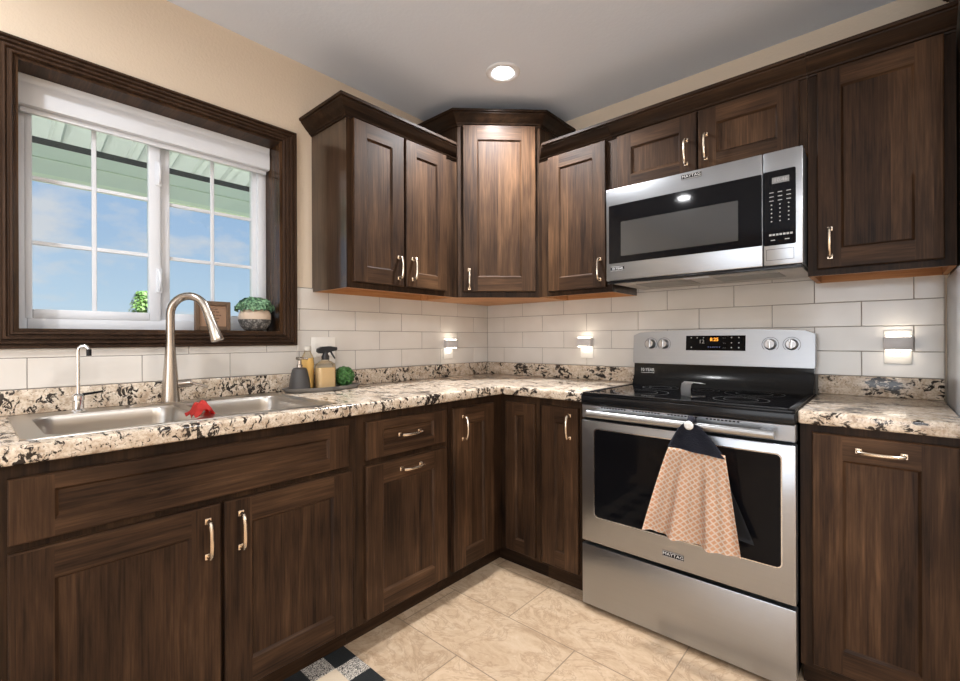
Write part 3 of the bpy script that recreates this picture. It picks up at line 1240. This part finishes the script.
# ------------------------------------------------------------------ tray with its bottles and ball plant
TZ = CT1
ty = thing('tray', 'long grey oval tray with a ribbed rim on the counter', 'tray', (.120, -1.335, TZ))
b = bmesh.new()
lathe(b, [(0, .0006), (.84, .0006), (.94, .003), (1.0, .016), (1.02, .021), (.985, .021), (.91, .008), (0, .007)], seg=72, sx=.084, sy=.190)
for v in b.verts:      # beaded outer rim
    r = math.hypot(v.co.x/.084, v.co.y/.190)
    if r > .95:
        k = round(math.atan2(v.co.y/.190, v.co.x/.084)/(2*PI)*72)
        s = 1+(.012 if k % 2 else -.006)
        v.co.x *= s
        v.co.y *= s
finish('dish', b, simple('grey_stoneware', (.16, .15, .14), .45), ty, 60)
TZ2 = TZ+.0088
# soap pump
so = thing('soap_dispenser', 'dark grey stoneware soap dispenser with metal pump on the tray', 'soap dispenser', (.122, -1.452, TZ2))
b = bmesh.new()
lathe(b, [(0, 0), (.042, 0), (.046, .004), (.0465, .012), (.041, .055), (.033, .092), (.028, .100), (.015, .103), (0, .103)], seg=32)
finish('bottle', b, simple('charcoal_ceramic', (.055, .05, .048), .5), so, 50)
b = bmesh.new()
lathe(b, [(.013, .1035), (.013, .115), (.009, .117), (.008, .135), (.016, .139), (.018, .146), (.014, .150), (0, .151)], seg=20)
tube(b, [(0, 0, .143), (.010, .022, .144), (.014, .032, .140)], [.006, .0055, .0045], 8)
finish('pump', b, NICKEL, so)
# tall bottle
bo = thing('soap_bottle', 'tall clear bottle of amber liquid behind the spray bottle', 'bottle', (.073, -1.388, TZ2))
b = bmesh.new()
lathe(b, [(0, 0), (.028, 0), (.0305, .004), (.0305, .115), (.028, .145), (.018, .165), (.015, .172), (.015, .182)], seg=28)
finish('bottle', b, BOTTLE, bo, 50)
b = bmesh.new()
lathe(b, [(0, .002), (.027, .002), (.029, .006), (.029, .114), (.026, .143), (0, .143)], seg=28)
finish('liquid', b, liquid('amber_liquid', (.95, .66, .26)), bo)
b = bmesh.new()
lathe(b, [(.017, .178), (.017, .196), (.014, .199), (0, .199)], seg=20)
finish('cap', b, simple('clear_cap', (.62, .58, .52), .25), bo)
# spray bottle
sp_ = thing('spray_bottle', 'clear spray bottle with a black trigger head in the middle of the tray', 'spray bottle', (.128, -1.328, TZ2))
b = bmesh.new()
base_r = [(.0, .93), (.004, 1.0), (.095, 1.0), (.112, .92), (.124, .62), (.130, .40), (.140, .36)]
prev = None
for z, s in base_r:
    q = [b.verts.new((x, y, z)) for x, y in rrect(-.028*s, .028*s, -.046*s, .046*s, .016*s)]
    if prev:
        for i in range(len(q)):
            b.faces.new((prev[i], prev[(i+1) % len(q)], q[(i+1) % len(q)], q[i]))
    else:
        b.faces.new(q[::-1])
    prev = q
finish('bottle', b, BOTTLE, sp_, 50)
b = bmesh.new()
prism(b, rrect(-.025, .025, -.043, .043, .014), .003, .098)
finish('liquid', b, liquid('pale_amber_liquid', (.90, .68, .42)), sp_)
b = bmesh.new()
lathe(b, [(.017, .134), (.018, .150), (.013, .158), (.012, .170), (0, .171)], seg=18)
prism(b, [(-.042, .172), (-.030, .164), (.010, .166), (.028, .172), (.052, .176), (.058, .182), (.056, .192), (.020, .197), (-.020, .195), (-.040, .186)], -.010, .010, 0, 'x')
tube(b, [(0, .028, .172), (0, .036, .158), (0, .050, .138)], [.005, .0045, .0035], 8)
finish('trigger_head', b, simple('black_plastic', (.018, .018, .02), .4), sp_)


# ball plant
def ball(bm, c, r, n, size, flat=1.0, up=0.0, zmin=-2.0):
    for i in range(n):
        z = 1-2*(i+.5)/n
        if z < zmin:
            continue
        a = i*2.39996
        d = Vector((math.sqrt(1-z*z)*math.cos(a), math.sqrt(1-z*z)*math.sin(a), z))
        d2 = (d+Vector((random.uniform(-.5, .5), random.uniform(-.5, .5), random.uniform(-.5, .5)+up))).normalized()
        leaf(bm, Vector(c)+Vector((d.x, d.y, d.z*flat))*r*random.uniform(.86, 1.04), d2, size*random.uniform(.7, 1.3))


tp = thing('ball_plant', 'small round dark green topiary ball at the right end of the tray', 'plant', (.118, -1.222, TZ2))
b = bmesh.new()
bmesh.ops.create_icosphere(b, subdivisions=2, radius=.043, matrix=Matrix.Translation((0, 0, .047)))
finish('core', b, simple('dark_moss', (.012, .03, .012), .9), tp)
b = bmesh.new()
ball(b, (0, 0, .049), .047, 650, .0095)
b.verts.ensure_lookup_table()
for v in b.verts:
    v.co.z = max(v.co.z, .001)
finish('foliage', b, leafmat('boxwood_leaves', (.015, .07, .015), (.09, .25, .06)), tp, 180)

# ------------------------------------------------------------------ things on the window sill
SZ = WZ0+.0125
si = thing('picture_frame', 'small brown wooden framed sign on the window sill behind the spout', 'picture frame', (-.055, -1.752, SZ))
si.rotation_euler = (0, 0, RZ)
b = bmesh.new()
for a, b_, c, d in ((-.069, -.053, 0, .125), (.053, .069, 0, .125), (-.053, .053, 0, .018), (-.053, .053, .107, .125)):
    box(b, a, b_, -.012, .008, c, d, 0, .002, 1)
finish('frame', b, simple('frame_wood', (.14, .085, .05), .5), si)
b = bmesh.new()
box(b, -.053, .053, -.004, .002, .018, .107, 0)
finish('panel', b, simple('sign_board', (.33, .20, .125), .6), si)
b = bmesh.new()
for k, (z, w_) in enumerate(((.092, .05), (.080, .066), (.066, .075), (.053, .06), (.038, .05))):
    x = -w_/2
    while x < w_/2-.006:
        l = random.uniform(.006, .014)
        box(b, x, x+l, -.0048, -.0041, z-.0022, z+.0022)
        x += l+.003
finish('lettering', b, simple('sign_ink', (.12, .07, .045), .7), si)
pp = thing('potted_plant', 'leafy green plant in a two-tone textured bowl on the window sill', 'plant', (-.055, -1.575, SZ))
b = bmesh.new()
pr = [(0, 0), (.034, 0), (.046, .008), (.060, .025), (.067, .045), (.067, .052)]
lathe(b, pr, seg=56, mi=1)
for v in b.verts:      # knobbly lower half
    r = math.hypot(v.co.x, v.co.y)
    if r > .04:
        k = round(math.atan2(v.co.y, v.co.x)/(2*PI)*56)
        s = 1+.018*(1 if (k//2+int(v.co.z*90)) % 2 else -1)
        v.co.x *= s
        v.co.y *= s
lathe(b, [(.067, .052), (.068, .056), (.067, .075), (.060, .092), (.054, .096), (.050, .094), (.050, .085), (0, .085)], seg=56, mi=0)
KN, tK, bK = new_mat('knobbly_grey_glaze')
co = N(tK, 'ShaderNodeTexCoord').outputs['Object']
vo = N(tK, 'ShaderNodeTexVoronoi')
tK.links.new(co, vo.inputs['Vector'])
vo.inputs['Scale'].default_value = 105
tK.links.new(ramp(tK, vo.outputs['Distance'], [(0.2, (.30, .28, .26)), (0.6, (.07, .065, .06))]), bK.inputs['Base Color'])
bK.inputs['Roughness'].default_value = .5
add_bump(tK, bK, vo.outputs['Distance'], -.6, .003)
finish('bowl', b, [simple('cream_glaze', (.66, .52, .40), .4), KN], pp, 50)
b = bmesh.new()
ball(b, (0, 0, .104), .076, 300, .0175, .62, .25, -.12)
ball(b, (0, 0, .104), .060, 240, .0165, .80, .35, .0)
ball(b, (0, 0, .104), .040, 120, .0165, .9, .35, .0)
finish('foliage', b, leafmat('succulent_leaves', (.012, .06, .03), (.28, .52, .30)), pp, 180)


# ------------------------------------------------------------------ outlets and plug-in night lights
def outlet(label, loc, rz, gang=1, kind='outlet', group='wall plates on the tile'):
    t = thing('outlet_plate' if kind == 'outlet' else 'switch_plate', label, 'outlet' if kind == 'outlet' else 'light switch', loc, rz, group)
    w_ = .082 if gang == 1 else .13
    finish('plate', bx(-w_/2, w_/2, -.0055, -.0005, -.066, .066, bev=.002), WHITEPL, t)
    for g in range(gang):
        cx = 0 if gang == 1 else (-.033 if g == 0 else .033)
        b = bmesh.new()
        if kind == 'outlet':
            for z in (-.024, .024):
                box(b, cx-.017, cx+.017, -.0082, -.0056, z-.0165, z+.0165, 0, .001, 1)
                box(b, cx-.008, cx-.006, -.0085, -.0083, z-.002, z+.008, 1)
                box(b, cx+.006, cx+.008, -.0085, -.0083, z-.002, z+.008, 1)
                lathe(b, [(0, 0), (.0025, 0)], (cx, -.0084, z-.008), 8, 1)
            finish('receptacle', b, [WHITEPL, DARKGREY], t)
        else:
            box(b, cx-.017, cx+.017, -.010, -.0056, -.033, .033, 0, .0015, 1)
            finish('switch', b, WHITEPL, t)
    return t


def night(label, loc, rz):
    t = thing('night_light', label, 'night light', loc, rz, 'plug-in night lights on the tile')
    finish('body', bx(-.043, .043, -.040, -.0003, -.025, .025, bev=.004), simple('grey_plastic', (.60, .57, .56), .4) if 'grey_plastic' not in bpy.data.materials else bpy.data.materials['grey_plastic'], t)
    b = bmesh.new()
    box(b, -.036, .036, -.036, -.012, .0252, .0285, 0, .001, 1)
    finish('upper_lens', b, GLOW, t)
    b = bmesh.new()
    box(b, -.036, .036, -.036, -.012, -.0285, -.0252, 0, .001, 1)
    finish('lower_lens', b, GLOW, t)
    return t


yt = -.0092
outlet('white outlet plate on the window wall tile near the corner', (.0092, -.403, 1.118), RZ)
outlet('white outlet plate on the tile left of the range', (.779, yt, 1.127), 0)
outlet('white outlet plate on the tile right of the range', (2.124, yt, 1.136), 0)
outlet('white double switch plate on the tile behind the bottles', (.0092, -1.271, 1.122), RZ, 2, 'switch')
night('glowing night light on the window wall near the corner', (.018, -.403, 1.146), RZ)
night('glowing night light on the back wall left of the range', (.779, -.018, 1.155), 0)
night('glowing night light on the back wall right of the range', (2.124, -.018, 1.152), 0)

# ------------------------------------------------------------------ range
RX0, RX1 = 1.0965, 1.8705
RM = (RX0+RX1)/2
rg = thing('range', 'freestanding stainless electric range with a black glass cooktop', 'range', (RM, -.35, 0))
HW = (RX1-RX0)/2


def Y(y):
    return y+.35


b = bmesh.new()
box(b, -HW+.004, HW-.004, Y(-.612), Y(-.035), .03, .890, 0, .002, 1)
finish('body', b, BLACKM, rg)
for sx in (-1, 1):
    for y in (-.56, -.09):
        b = bmesh.new()
        lathe(b, [(.014, 0.0003), (.016, .004), (.010, .012), (.010, .0295)], (sx*(HW-.06), Y(y), 0), 12)
        finish('levelling_foot', b, BLACKM, rg)
finish('storage_drawer', bx(-HW, HW, Y(-.655), Y(-.613), .022, .283, bev=.004), STEEL, rg)
dr = bmesh.new()
box(dr, -HW, HW, Y(-.655), Y(-.613), .297, .822, 0, .004, 2)
d = finish('oven_door', dr, STEEL, rg)
WX0, WX1, WZa, WZb = 1.158-RM, 1.829-RM, .412, .786
b = bmesh.new()
prism(b, rrect(WX0-.004, WX1+.004, WZa-.004, WZb+.004, .018), Y(-.6572), Y(-.6552), 0, 'y')
finish('window_rim', b, simple('bright_trim', (.75, .75, .75), .15, 1.0), d)
b = bmesh.new()
prism(b, rrect(WX0, WX1, WZa, WZb, .015), Y(-.6584), Y(-.6574), 0, 'y')
finish('window_glass', b, BLACKG, d)


BADGEB = simple('badge_black', (.008, .008, .009), .6, spec=.15)


def badge(parent, x, y, z, w_, h_, txt, size, name='badge', fg=None, bgm=None, sx=1.0):
    b = bmesh.new()
    box(b, x-w_/2, x+w_/2, y-.0012, y-.0002, z-h_/2, z+h_/2, 0, .0004, 1)
    for a in (-1, 1):
        box(b, x-w_/2+.001, x+w_/2-.001, y-.0015, y-.0012, z+a*(h_/2-.0018)-.0006, z+a*(h_/2-.0018)+.0006, 1)
    add_text(b, txt, size, face_y(x, y-.0016, z), 1, sx=sx)
    return finish(name, b, [bgm or BADGEB, fg or simple('badge_silver', (.75, .75, .75), .35)], parent)


badge(d, 1.482-RM, Y(-.655), .344, .078, .023, 'MAYTAG', .0165, sx=1.15)
# vent strip and handle above the door
b = bmesh.new()
box(b, -HW, HW, Y(-.652), Y(-.613), .831, .889, 0, .003, 1)
x = -HW+.09
i = 0
while x < HW-.16:
    if i % 11 < 9:
        box(b, x, x+.0085, Y(-.6526), Y(-.6519), .878, .8835, 1)
    x += .0125
    i += 1
finish('vent_strip', b, [STEEL, BLACKM], rg)
b = bmesh.new()
hx = HW-.052
tube(b, [(-hx, Y(-.706), .858), (hx, Y(-.706), .858)], .0145, 18, 0, True, .75)
for sx in (-1, 1):
    box(b, sx*(hx-.03)-.018, sx*(hx-.03)+.018, Y(-.700), Y(-.6525), .846, .868, 0, .004, 2)
finish('handle', b, steel('handle_steel', (.45, .46, .47), .30), rg)
# cooktop
b = bmesh.new()
box(b, -HW-.001, HW+.001, Y(-.662), Y(-.045), .8905, .930, 0, .006, 3)
prism(b, rrect(-HW-.001, HW+.001, Y(-.662), Y(-.045), .012), .9301, .936, 0)
finish('cooktop_frame', b, BLACKM, rg)
b = bmesh.new()
prism(b, rrect(-HW+.022, HW-.022, Y(-.632), Y(-.125), .010), .9362, .9385, 0)
ck = finish('cooktop_glass', b, BLACKG, rg)
b = bmesh.new()
for sx in (-1, 1):
    box(b, sx*(HW-.011)-.0095, sx*(HW-.011)+.0095, Y(-.652), Y(-.10), .9362, .9415, 0, .002, 2)
box(b, -HW+.021, HW-.021, Y(-.655), Y(-.636), .9362, .9415, 0, .002, 2)
finish('cooktop_border', b, BLACKM, ck)
b = bmesh.new()
for x, y, r in ((-.20, -.47, .115), (.19, -.47, .095), (-.20, -.23, .08), (.19, -.23, .11), (0.0, -.22, .055)):
    for rr in (r, r*.62):
        a = [b.verts.new((x+(rr)*math.cos(2*PI*k/48), Y(y)+(rr)*math.sin(2*PI*k/48), .93875)) for k in range(48)]
        c = [b.verts.new((x+(rr-.002)*math.cos(2*PI*k/48), Y(y)+(rr-.002)*math.sin(2*PI*k/48), .93875)) for k in range(48)]
        for k in range(48):
            b.faces.new((a[k], a[(k+1) % 48], c[(k+1) % 48], c[k]))
finish('burner_marking', b, simple('burner_ring', (.12, .12, .12), .4), ck)
# riser and control panel
b = bmesh.new()
prism(b, [(Y(-.125), .9363), (Y(-.118), .955), (Y(-.100), .985), (Y(-.096), 1.046), (Y(-.040), 1.046), (Y(-.040), .9363)], -HW+.004, HW-.004, 0, 'x')
rs = finish('riser', b, simple('riser_gloss_black', (.008, .008, .008), .12, spec=.2), rg)
b = bmesh.new()
box(b, 1.137-RM, 1.205-RM, Y(-.1003), Y(-.0975), .998, .9995, 0)
add_text(b, '10-YEAR', .0235, face_y(1.171-RM, Y(-.1008), 1.013), 0, sx=.82)
finish('lettering', b, simple('white_print', (.8, .8, .8), .5), rs)
b = bmesh.new()
pts = []
top = []
nn = 24
for i in range(nn+1):
    s = -1+2*i/nn
    top.append((s*HW, 1.203+.0125*(1-s*s)+(-.012*max(0, (abs(s)-.965)/.035)**2)))
bot = [(-HW, 1.052), (-HW+.004, 1.047), (HW-.004, 1.047), (HW, 1.052)]
outl = bot + top[::-1]
fs = prism(b, outl, Y(-.108), Y(-.045), 0, 'y')
for v in b.verts:       # the face leans back a little
    if v.co.y < Y(-.09):
        v.co.y += (v.co.z-1.047)*.08
es = [e for e in b.edges if all(v.co.y < Y(-.06) for v in e.verts)]
bmesh.ops.bevel(b, geom=es, offset=.004, segments=2, affect='EDGES')
cp_ = finish('control_panel', b, STEEL, rg)


def PY(z):
    return Y(-.108+(z-1.047)*.08)


b = bmesh.new()
z0, z1 = 1.116, 1.187
vs = box(b, 1.361-RM, 1.617-RM, 0, .002, z0, z1)
for v in vs:
    v.co.y = PY(v.co.z)-.0012 + (0.0009 if v.co.y > .001 else 0)
TILT = Matrix.Rotation(math.atan(.08)*-1, 4, 'X')


def pm(x, z, off=.0016):
    return Matrix.Translation((x, PY(z)-off, z)) @ TILT @ face_y(0, 0, 0)


for x in (1.385, 1.412, 1.44):
    add_text(b, '\u2022', .022, pm(x-RM, 1.176), 1)
add_text(b, '12', .026, pm(1.432-RM, 1.158), 1)
add_text(b, '8:25', .022, pm(1.487-RM, 1.168), 2)
add_text(b, '- - -', .016, pm(1.472-RM, 1.134), 3)
add_text(b, '- - -', .016, pm(1.50-RM, 1.134), 3)
for x in (1.53, 1.56, 1.59):
    for z in (1.176, 1.152, 1.130):
        if x < 1.54:
            add_text(b, '- -', .012, pm(x-RM, z), 1)
        else:
            add_text(b, '\u2022', .024, pm(x-RM, z), 1)
add_text(b, '\u2022', .024, pm(1.386-RM, 1.130), 1)
finish('display', b, [BLACKG, GREYMARK, DISPLAY, BLUE], cp_)
WK = simple('knob_silver', (.50, .50, .51), .28, 1.0)
for x in (1.190, 1.256, 1.712, 1.790):
    b = bmesh.new()
    lathe(b, [(0, .026), (.018, .026), (.021, .022), (.0225, .004), (.0245, 0)], seg=28, mi=0)
    box(b, -.0055, .0055, -.021, .021, .0262, .033, 0, .002, 2)
    box(b, -.001, .001, .006, .020, .0331, .0335, 1)
    M = Matrix.Translation((x-RM, PY(1.146)-.0003, 1.146)) @ TILT @ Matrix.Rotation(PI/2, 4, 'X')
    for v in b.verts:
        v.co = M @ v.co
    bmesh.ops.recalc_face_normals(b, faces=b.faces[:])
    finish('knob', b, [WK, DARKGREY], cp_)
for x in (1.190, 1.256, 1.712, 1.790):
    b = bmesh.new()
    ring = []
    for k in range(25):
        a = -PI*.25+k*PI*1.5/24
        for r_ in (.0305, .0325):
            xx, zz = x-RM+r_*math.cos(a), 1.146+r_*math.sin(a)
            ring.append(b.verts.new((xx, PY(zz)-.0003, zz)))
    for k in range(24):
        b.faces.new((ring[2*k], ring[2*k+1], ring[2*k+3], ring[2*k+2]))
    finish('dial_marking', b, DARKGREY, cp_)

# spoon rest on the cooktop
srr = thing('spoon_rest', 'curved stainless spoon rest standing on the black cooktop', 'spoon rest', (1.505, -.46, .9386), math.radians(-28))
b = bmesh.new()
prof = [(-.046, .0), (-.048, .03), (-.043, .050), (-.028, .058), (.0, .056), (.03, .048), (.055, .045)]
half = [.026, .026, .026, .026, .028, .030, .020]
ra = [b.verts.new((-w_, y, z+.0005)) for (y, z), w_ in zip(prof, half)]
rb = [b.verts.new((w_, y, z+.0005)) for (y, z), w_ in zip(prof, half)]
for i in range(len(prof)-1):
    b.faces.new((ra[i], rb[i], rb[i+1], ra[i+1]))
bmesh.ops.solidify(b, geom=b.faces[:], thickness=.0025)
finish('curved_sheet', b, simple('satin_steel', (.86, .86, .86), .30, .2), srr, 60)
b = bmesh.new()
prism(b, rrect(-.024, .024, -.046, .040, .012), .0004, .003)
finish('foot', b, CHROME, srr)

# towel hanging on the oven handle
tw = thing('hanging_towel', 'peach waffle-weave towel with a navy knitted top hanging on the oven handle', 'towel', (1.566, -.722, .862))


def cloth(x0f, x1f, z0, z1, yf, nu, nv, th):
    b = bmesh.new()
    G = {}
    for j in range(nv+1):
        v_ = j/nv
        z = z1+(z0-z1)*v_
        for i in range(nu+1):
            u_ = i/nu
            x = x0f(v_)+(x1f(v_)-x0f(v_))*u_
            G[i, j] = b.verts.new((x, yf(u_, v_), z+.012*v_*(u_-.5)*-1.6))
    for i in range(nu):
        for j in range(nv):
            b.faces.new((G[i, j], G[i+1, j], G[i+1, j+1], G[i, j+1]))
    bmesh.ops.solidify(b, geom=b.faces[:], thickness=th)
    return b


def fold(u_, v_):
    return -.006 - .016*v_*math.cos(u_*PI*5.2+.6) - .008*v_*math.cos(u_*PI*11+1.0)


def weave():
    m, t, b = new_mat('peach_waffle_weave')
    co = N(t, 'ShaderNodeTexCoord').outputs['Object']
    fac = None
    for ang in (math.radians(38), math.radians(-52)):
        w_ = N(t, 'ShaderNodeTexWave', wave_type='BANDS', bands_direction='X')
        t.links.new(mapping(t, co, rot=(0, ang, 0)), w_.inputs['Vector'])
        w_.inputs['Scale'].default_value = 21
        w_.inputs['Distortion'].default_value = .3
        l = ramp(t, w_.outputs['Fac'], [(0.70, (0, 0, 0)), (0.92, (1, 1, 1))])
        fac = l if fac is None else mixc(t, 1.0, fac, l, 'LIGHTEN')
    c = mixc(t, fac, (.80, .47, .28), (.90, .76, .65))
    t.links.new(c, b.inputs['Base Color'])
    b.inputs['Roughness'].default_value = .85
    b.inputs['Sheen Weight'].default_value = .2
    add_bump(t, b, fac, .4, .003)
    return m


NAVY = simple('navy_knit', (.010, .012, .024), .85, bump=(260, .9, .003))
b = cloth(lambda v: -.074-.094*v**.9, lambda v: .114+.045*v, -.423, -.088, fold, 48, 30, .004)
finish('towel_body', b, weave(), tw, 80)
b = cloth(lambda v: -.022-.054*v**.75, lambda v: .022+.095*v**.8, -.093, .005, lambda u, v: -.004-.010*v*math.sin(u*PI)-.003*math.cos(u*14)*v, 24, 14, .006)
finish('knitted_top', b, NAVY, tw, 80)
b = cloth(lambda v: -.03-.05*v, lambda v: .025+.168*v**.85, -.375, -.022, lambda u, v: .040-.006*v+.004*math.cos(u*9)*v, 24, 20, .004)
finish('back_layer', b, simple('black_cloth', (.010, .010, .012), .9), tw, 80)
b = bmesh.new()
tube(b, [(0, -.004, .004), (0, -.002, .016), (0, .012, .0215), (0, .030, .016), (0, .036, 0), (0, .033, -.018)], [.010, .011, .012, .012, .011, .010], 10)
finish('loop', b, NAVY, tw, 70)
b = bmesh.new()
lathe(b, [(0, .010), (.010, .010), (.014, .007), (.016, .003), (.015, 0), (0, 0)], seg=24)
for v in b.verts:
    v.co = Vector((v.co.x, -.014-v.co.z, v.co.y+.002))
bmesh.ops.recalc_face_normals(b, faces=b.faces[:])
finish('button', b, simple('pale_button', (.72, .72, .70), .35), tw)

# ------------------------------------------------------------------ over-the-range microwave
MX0, MX1, MZ0, MZ1 = 1.1, 1.8665, 1.447, 1.8775
MM = (MX0+MX1)/2
mw = thing('microwave', 'stainless over-the-range microwave with a black glass door', 'microwave', (MM, -.2, MZ0))


def MY(y):
    return y+.2


mh = (MX1-MX0)/2
H_ = MZ1-MZ0
b = bmesh.new()
box(b, -mh+.002, mh-.002, MY(-.372), MY(-.010), .004, H_, 0, .002, 1)
finish('body', b, DARKGREY, mw)
b = bmesh.new()
box(b, -mh+.01, mh-.01, MY(-.40), MY(-.02), -.010, .0035, 0, .004, 2)
for cx in (-.17, .17):
    box(b, cx-.12, cx+.12, MY(-.30), MY(-.12), -.0125, -.0105, 1)
box(b, -.05, .05, MY(-.37), MY(-.33), -.0125, -.0105, 2)
finish('underside', b, [simple('underside_metal', (.50, .46, .42), .35, .7), simple('grease_filter', (.30, .29, .27), .4, .9), WHITEP], mw)
SEAM = 1.741-MM
finish('lower_grille', bx(-mh+.004, mh-.004, MY(-.417), MY(-.402), -.014, -.0006, bev=.002), BLACKM, mw)
md = finish('microwave_door', bx(-mh, SEAM-.0012, MY(-.420), MY(-.374), .0, H_, bev=.004), STEEL, mw)
GX0, GX1, GZa, GZb = 1.115-MM, SEAM-.003, 1.527-MZ0, 1.800-MZ0
b = bmesh.new()
prism(b, rrect(GX0, GX1, GZa, GZb, .004), MY(-.4215), MY(-.4203), 0, 'y')
finish('door_glass', b, BLACKG, md)
SCREEN, tS, bS = new_mat('door_screen')
co = N(tS, 'ShaderNodeTexCoord').outputs['Object']
bS.inputs['Base Color'].default_value = (.050, .050, .050, 1)
bS.inputs['Roughness'].default_value = .06
bS.inputs['Metallic'].default_value = .12
b = bmesh.new()
prism(b, rrect(1.174-MM, 1.657-MM, 1.558-MZ0, 1.717-MZ0, .003), MY(-.4222), MY(-.4217), 0, 'y')
finish('window_screen', b, SCREEN, md)
badge(md, 1.483-MM, MY(-.420), 1.858-MZ0, .080, .022, 'MAYTAG', .016, sx=1.15)
badge(md, 1.156-MM, MY(-.420), 1.502-MZ0, .066, .022, '10-YEAR', .015)
mc = finish('control_panel', bx(SEAM+.0012, mh, MY(-.420), MY(-.374), .0, H_, bev=.004), STEEL, mw)
b = bmesh.new()
CX0, CX1 = SEAM+.002, 1.845-MM
prism(b, rrect(CX0, CX1, GZa-.004, GZb+.004, .006), MY(-.4215), MY(-.4203), 0, 'y')
yk = MY(-.4218)
box(b, CX0+.028, CX1-.020, yk-.0002, yk+.0002, GZb-.045, GZb-.022, 2)
add_text(b, '10:46', .020, face_y((CX0+CX1)/2+.004, yk-.0005, GZb-.0335), 1)
for ci in range(3):
    x = CX0+.026+ci*.027
    for ri in range(8):
        z = GZb-.078-ri*.0155
        if ri in (0, 1, 2):
            box(b, x-.007, x+.007, yk-.0002, yk+.0002, z-.0014, z+.0014, 1)
        else:
            box(b, x-.0022, x+.0022, yk-.0002, yk+.0002, z-.0022, z+.0022, 1)
for k in range(7):
    x = CX0+.022+k*.011
    box(b, x-.004, x+.004, yk-.0002, yk+.0002, GZa+.032, GZa+.039, 1)
for x in (CX0+.030, CX0+.075):
    box(b, x-.007, x+.007, yk-.0002, yk+.0002, GZa+.014, GZa+.017, 1)
finish('keypad', b, [BLACKG, GREYMARK, simple('lcd_grey', (.20, .20, .20), .3)], mc)
b = bmesh.new()
x0, x1, z0, z1 = CX0+.008, CX1-.006, .020, .062
for a, c, d_, e_ in ((x0, x1, z0, z0+.0015), (x0, x1, z1-.0015, z1), (x0, x0+.0015, z0+.0015, z1-.0015), (x1-.0015, x1, z0+.0015, z1-.0015)):
    box(b, a, c, MY(-.4206), MY(-.4201), d_, e_)
finish('open_button', b, DARKGREY, mc)

# ------------------------------------------------------------------ refrigerator
fr = thing('refrigerator', 'grey refrigerator at the right edge beside the short countertop', 'refrigerator', (2.7135, -.372, 0))
FRM = simple('grey_fridge_side', (.46, .48, .52), .22, .2)
finish('body', bx(-.455, .45, -.30, .36, .03, 1.40, bev=.006), FRM, fr)
finish('refrigerator_door', bx(-.455, .45, -.375, -.303, .03, 1.40, bev=.008), STEEL, fr)
for sx in (-1, 1):
    for y in (-.25, .30):
        b = bmesh.new()
        lathe(b, [(.02, .0003), (.02, .0295)], (sx*.40, y, 0), 12)
        finish('levelling_foot', b, BLACKM, fr)

# ------------------------------------------------------------------ rug
SQ = .0875


def rug_mat():
    m, t, b = new_mat('buffalo_check_wool')
    co = N(t, 'ShaderNodeTexCoord').outputs['Object']
    sp = N(t, 'ShaderNodeSeparateXYZ')
    t.links.new(co, sp.inputs[0])

    def par(ax):
        return math_n(t, 'FLOORED_MODULO', math_n(t, 'FLOOR', math_n(t, 'MULTIPLY', sp.outputs[ax], 1/SQ)), 2.0)
    s = math_n(t, 'ADD', par(0), math_n(t, 'SUBTRACT', 1.0, par(1)))
    tw_ = ramp(t, noise(t, mapping(t, co, (1, .45, 1)), 520, 2, .7), [(0.47, (.015, .014, .014)), (0.53, (.62, .55, .47))])
    is0 = math_n(t, 'LESS_THAN', s, .5)
    is2 = math_n(t, 'GREATER_THAN', s, 1.5)
    c = mixc(t, is0, tw_, (.008, .009, .009))
    c = mixc(t, is2, c, (.55, .44, .32))
    t.links.new(c, b.inputs['Base Color'])
    b.inputs['Roughness'].default_value = .95
    add_bump(t, b, noise(t, co, 400, 2), .6, .003)
    return m


b = bmesh.new()
box(b, 0, SQ*7, -SQ*11, 0, .0006, .007, 0, .002, 1)
rug = finish('rug', b, rug_mat())
rug.location = (.546, -1.497, 0)
tag(rug, 'black and cream buffalo-check rug on the floor below the sink', 'rug')
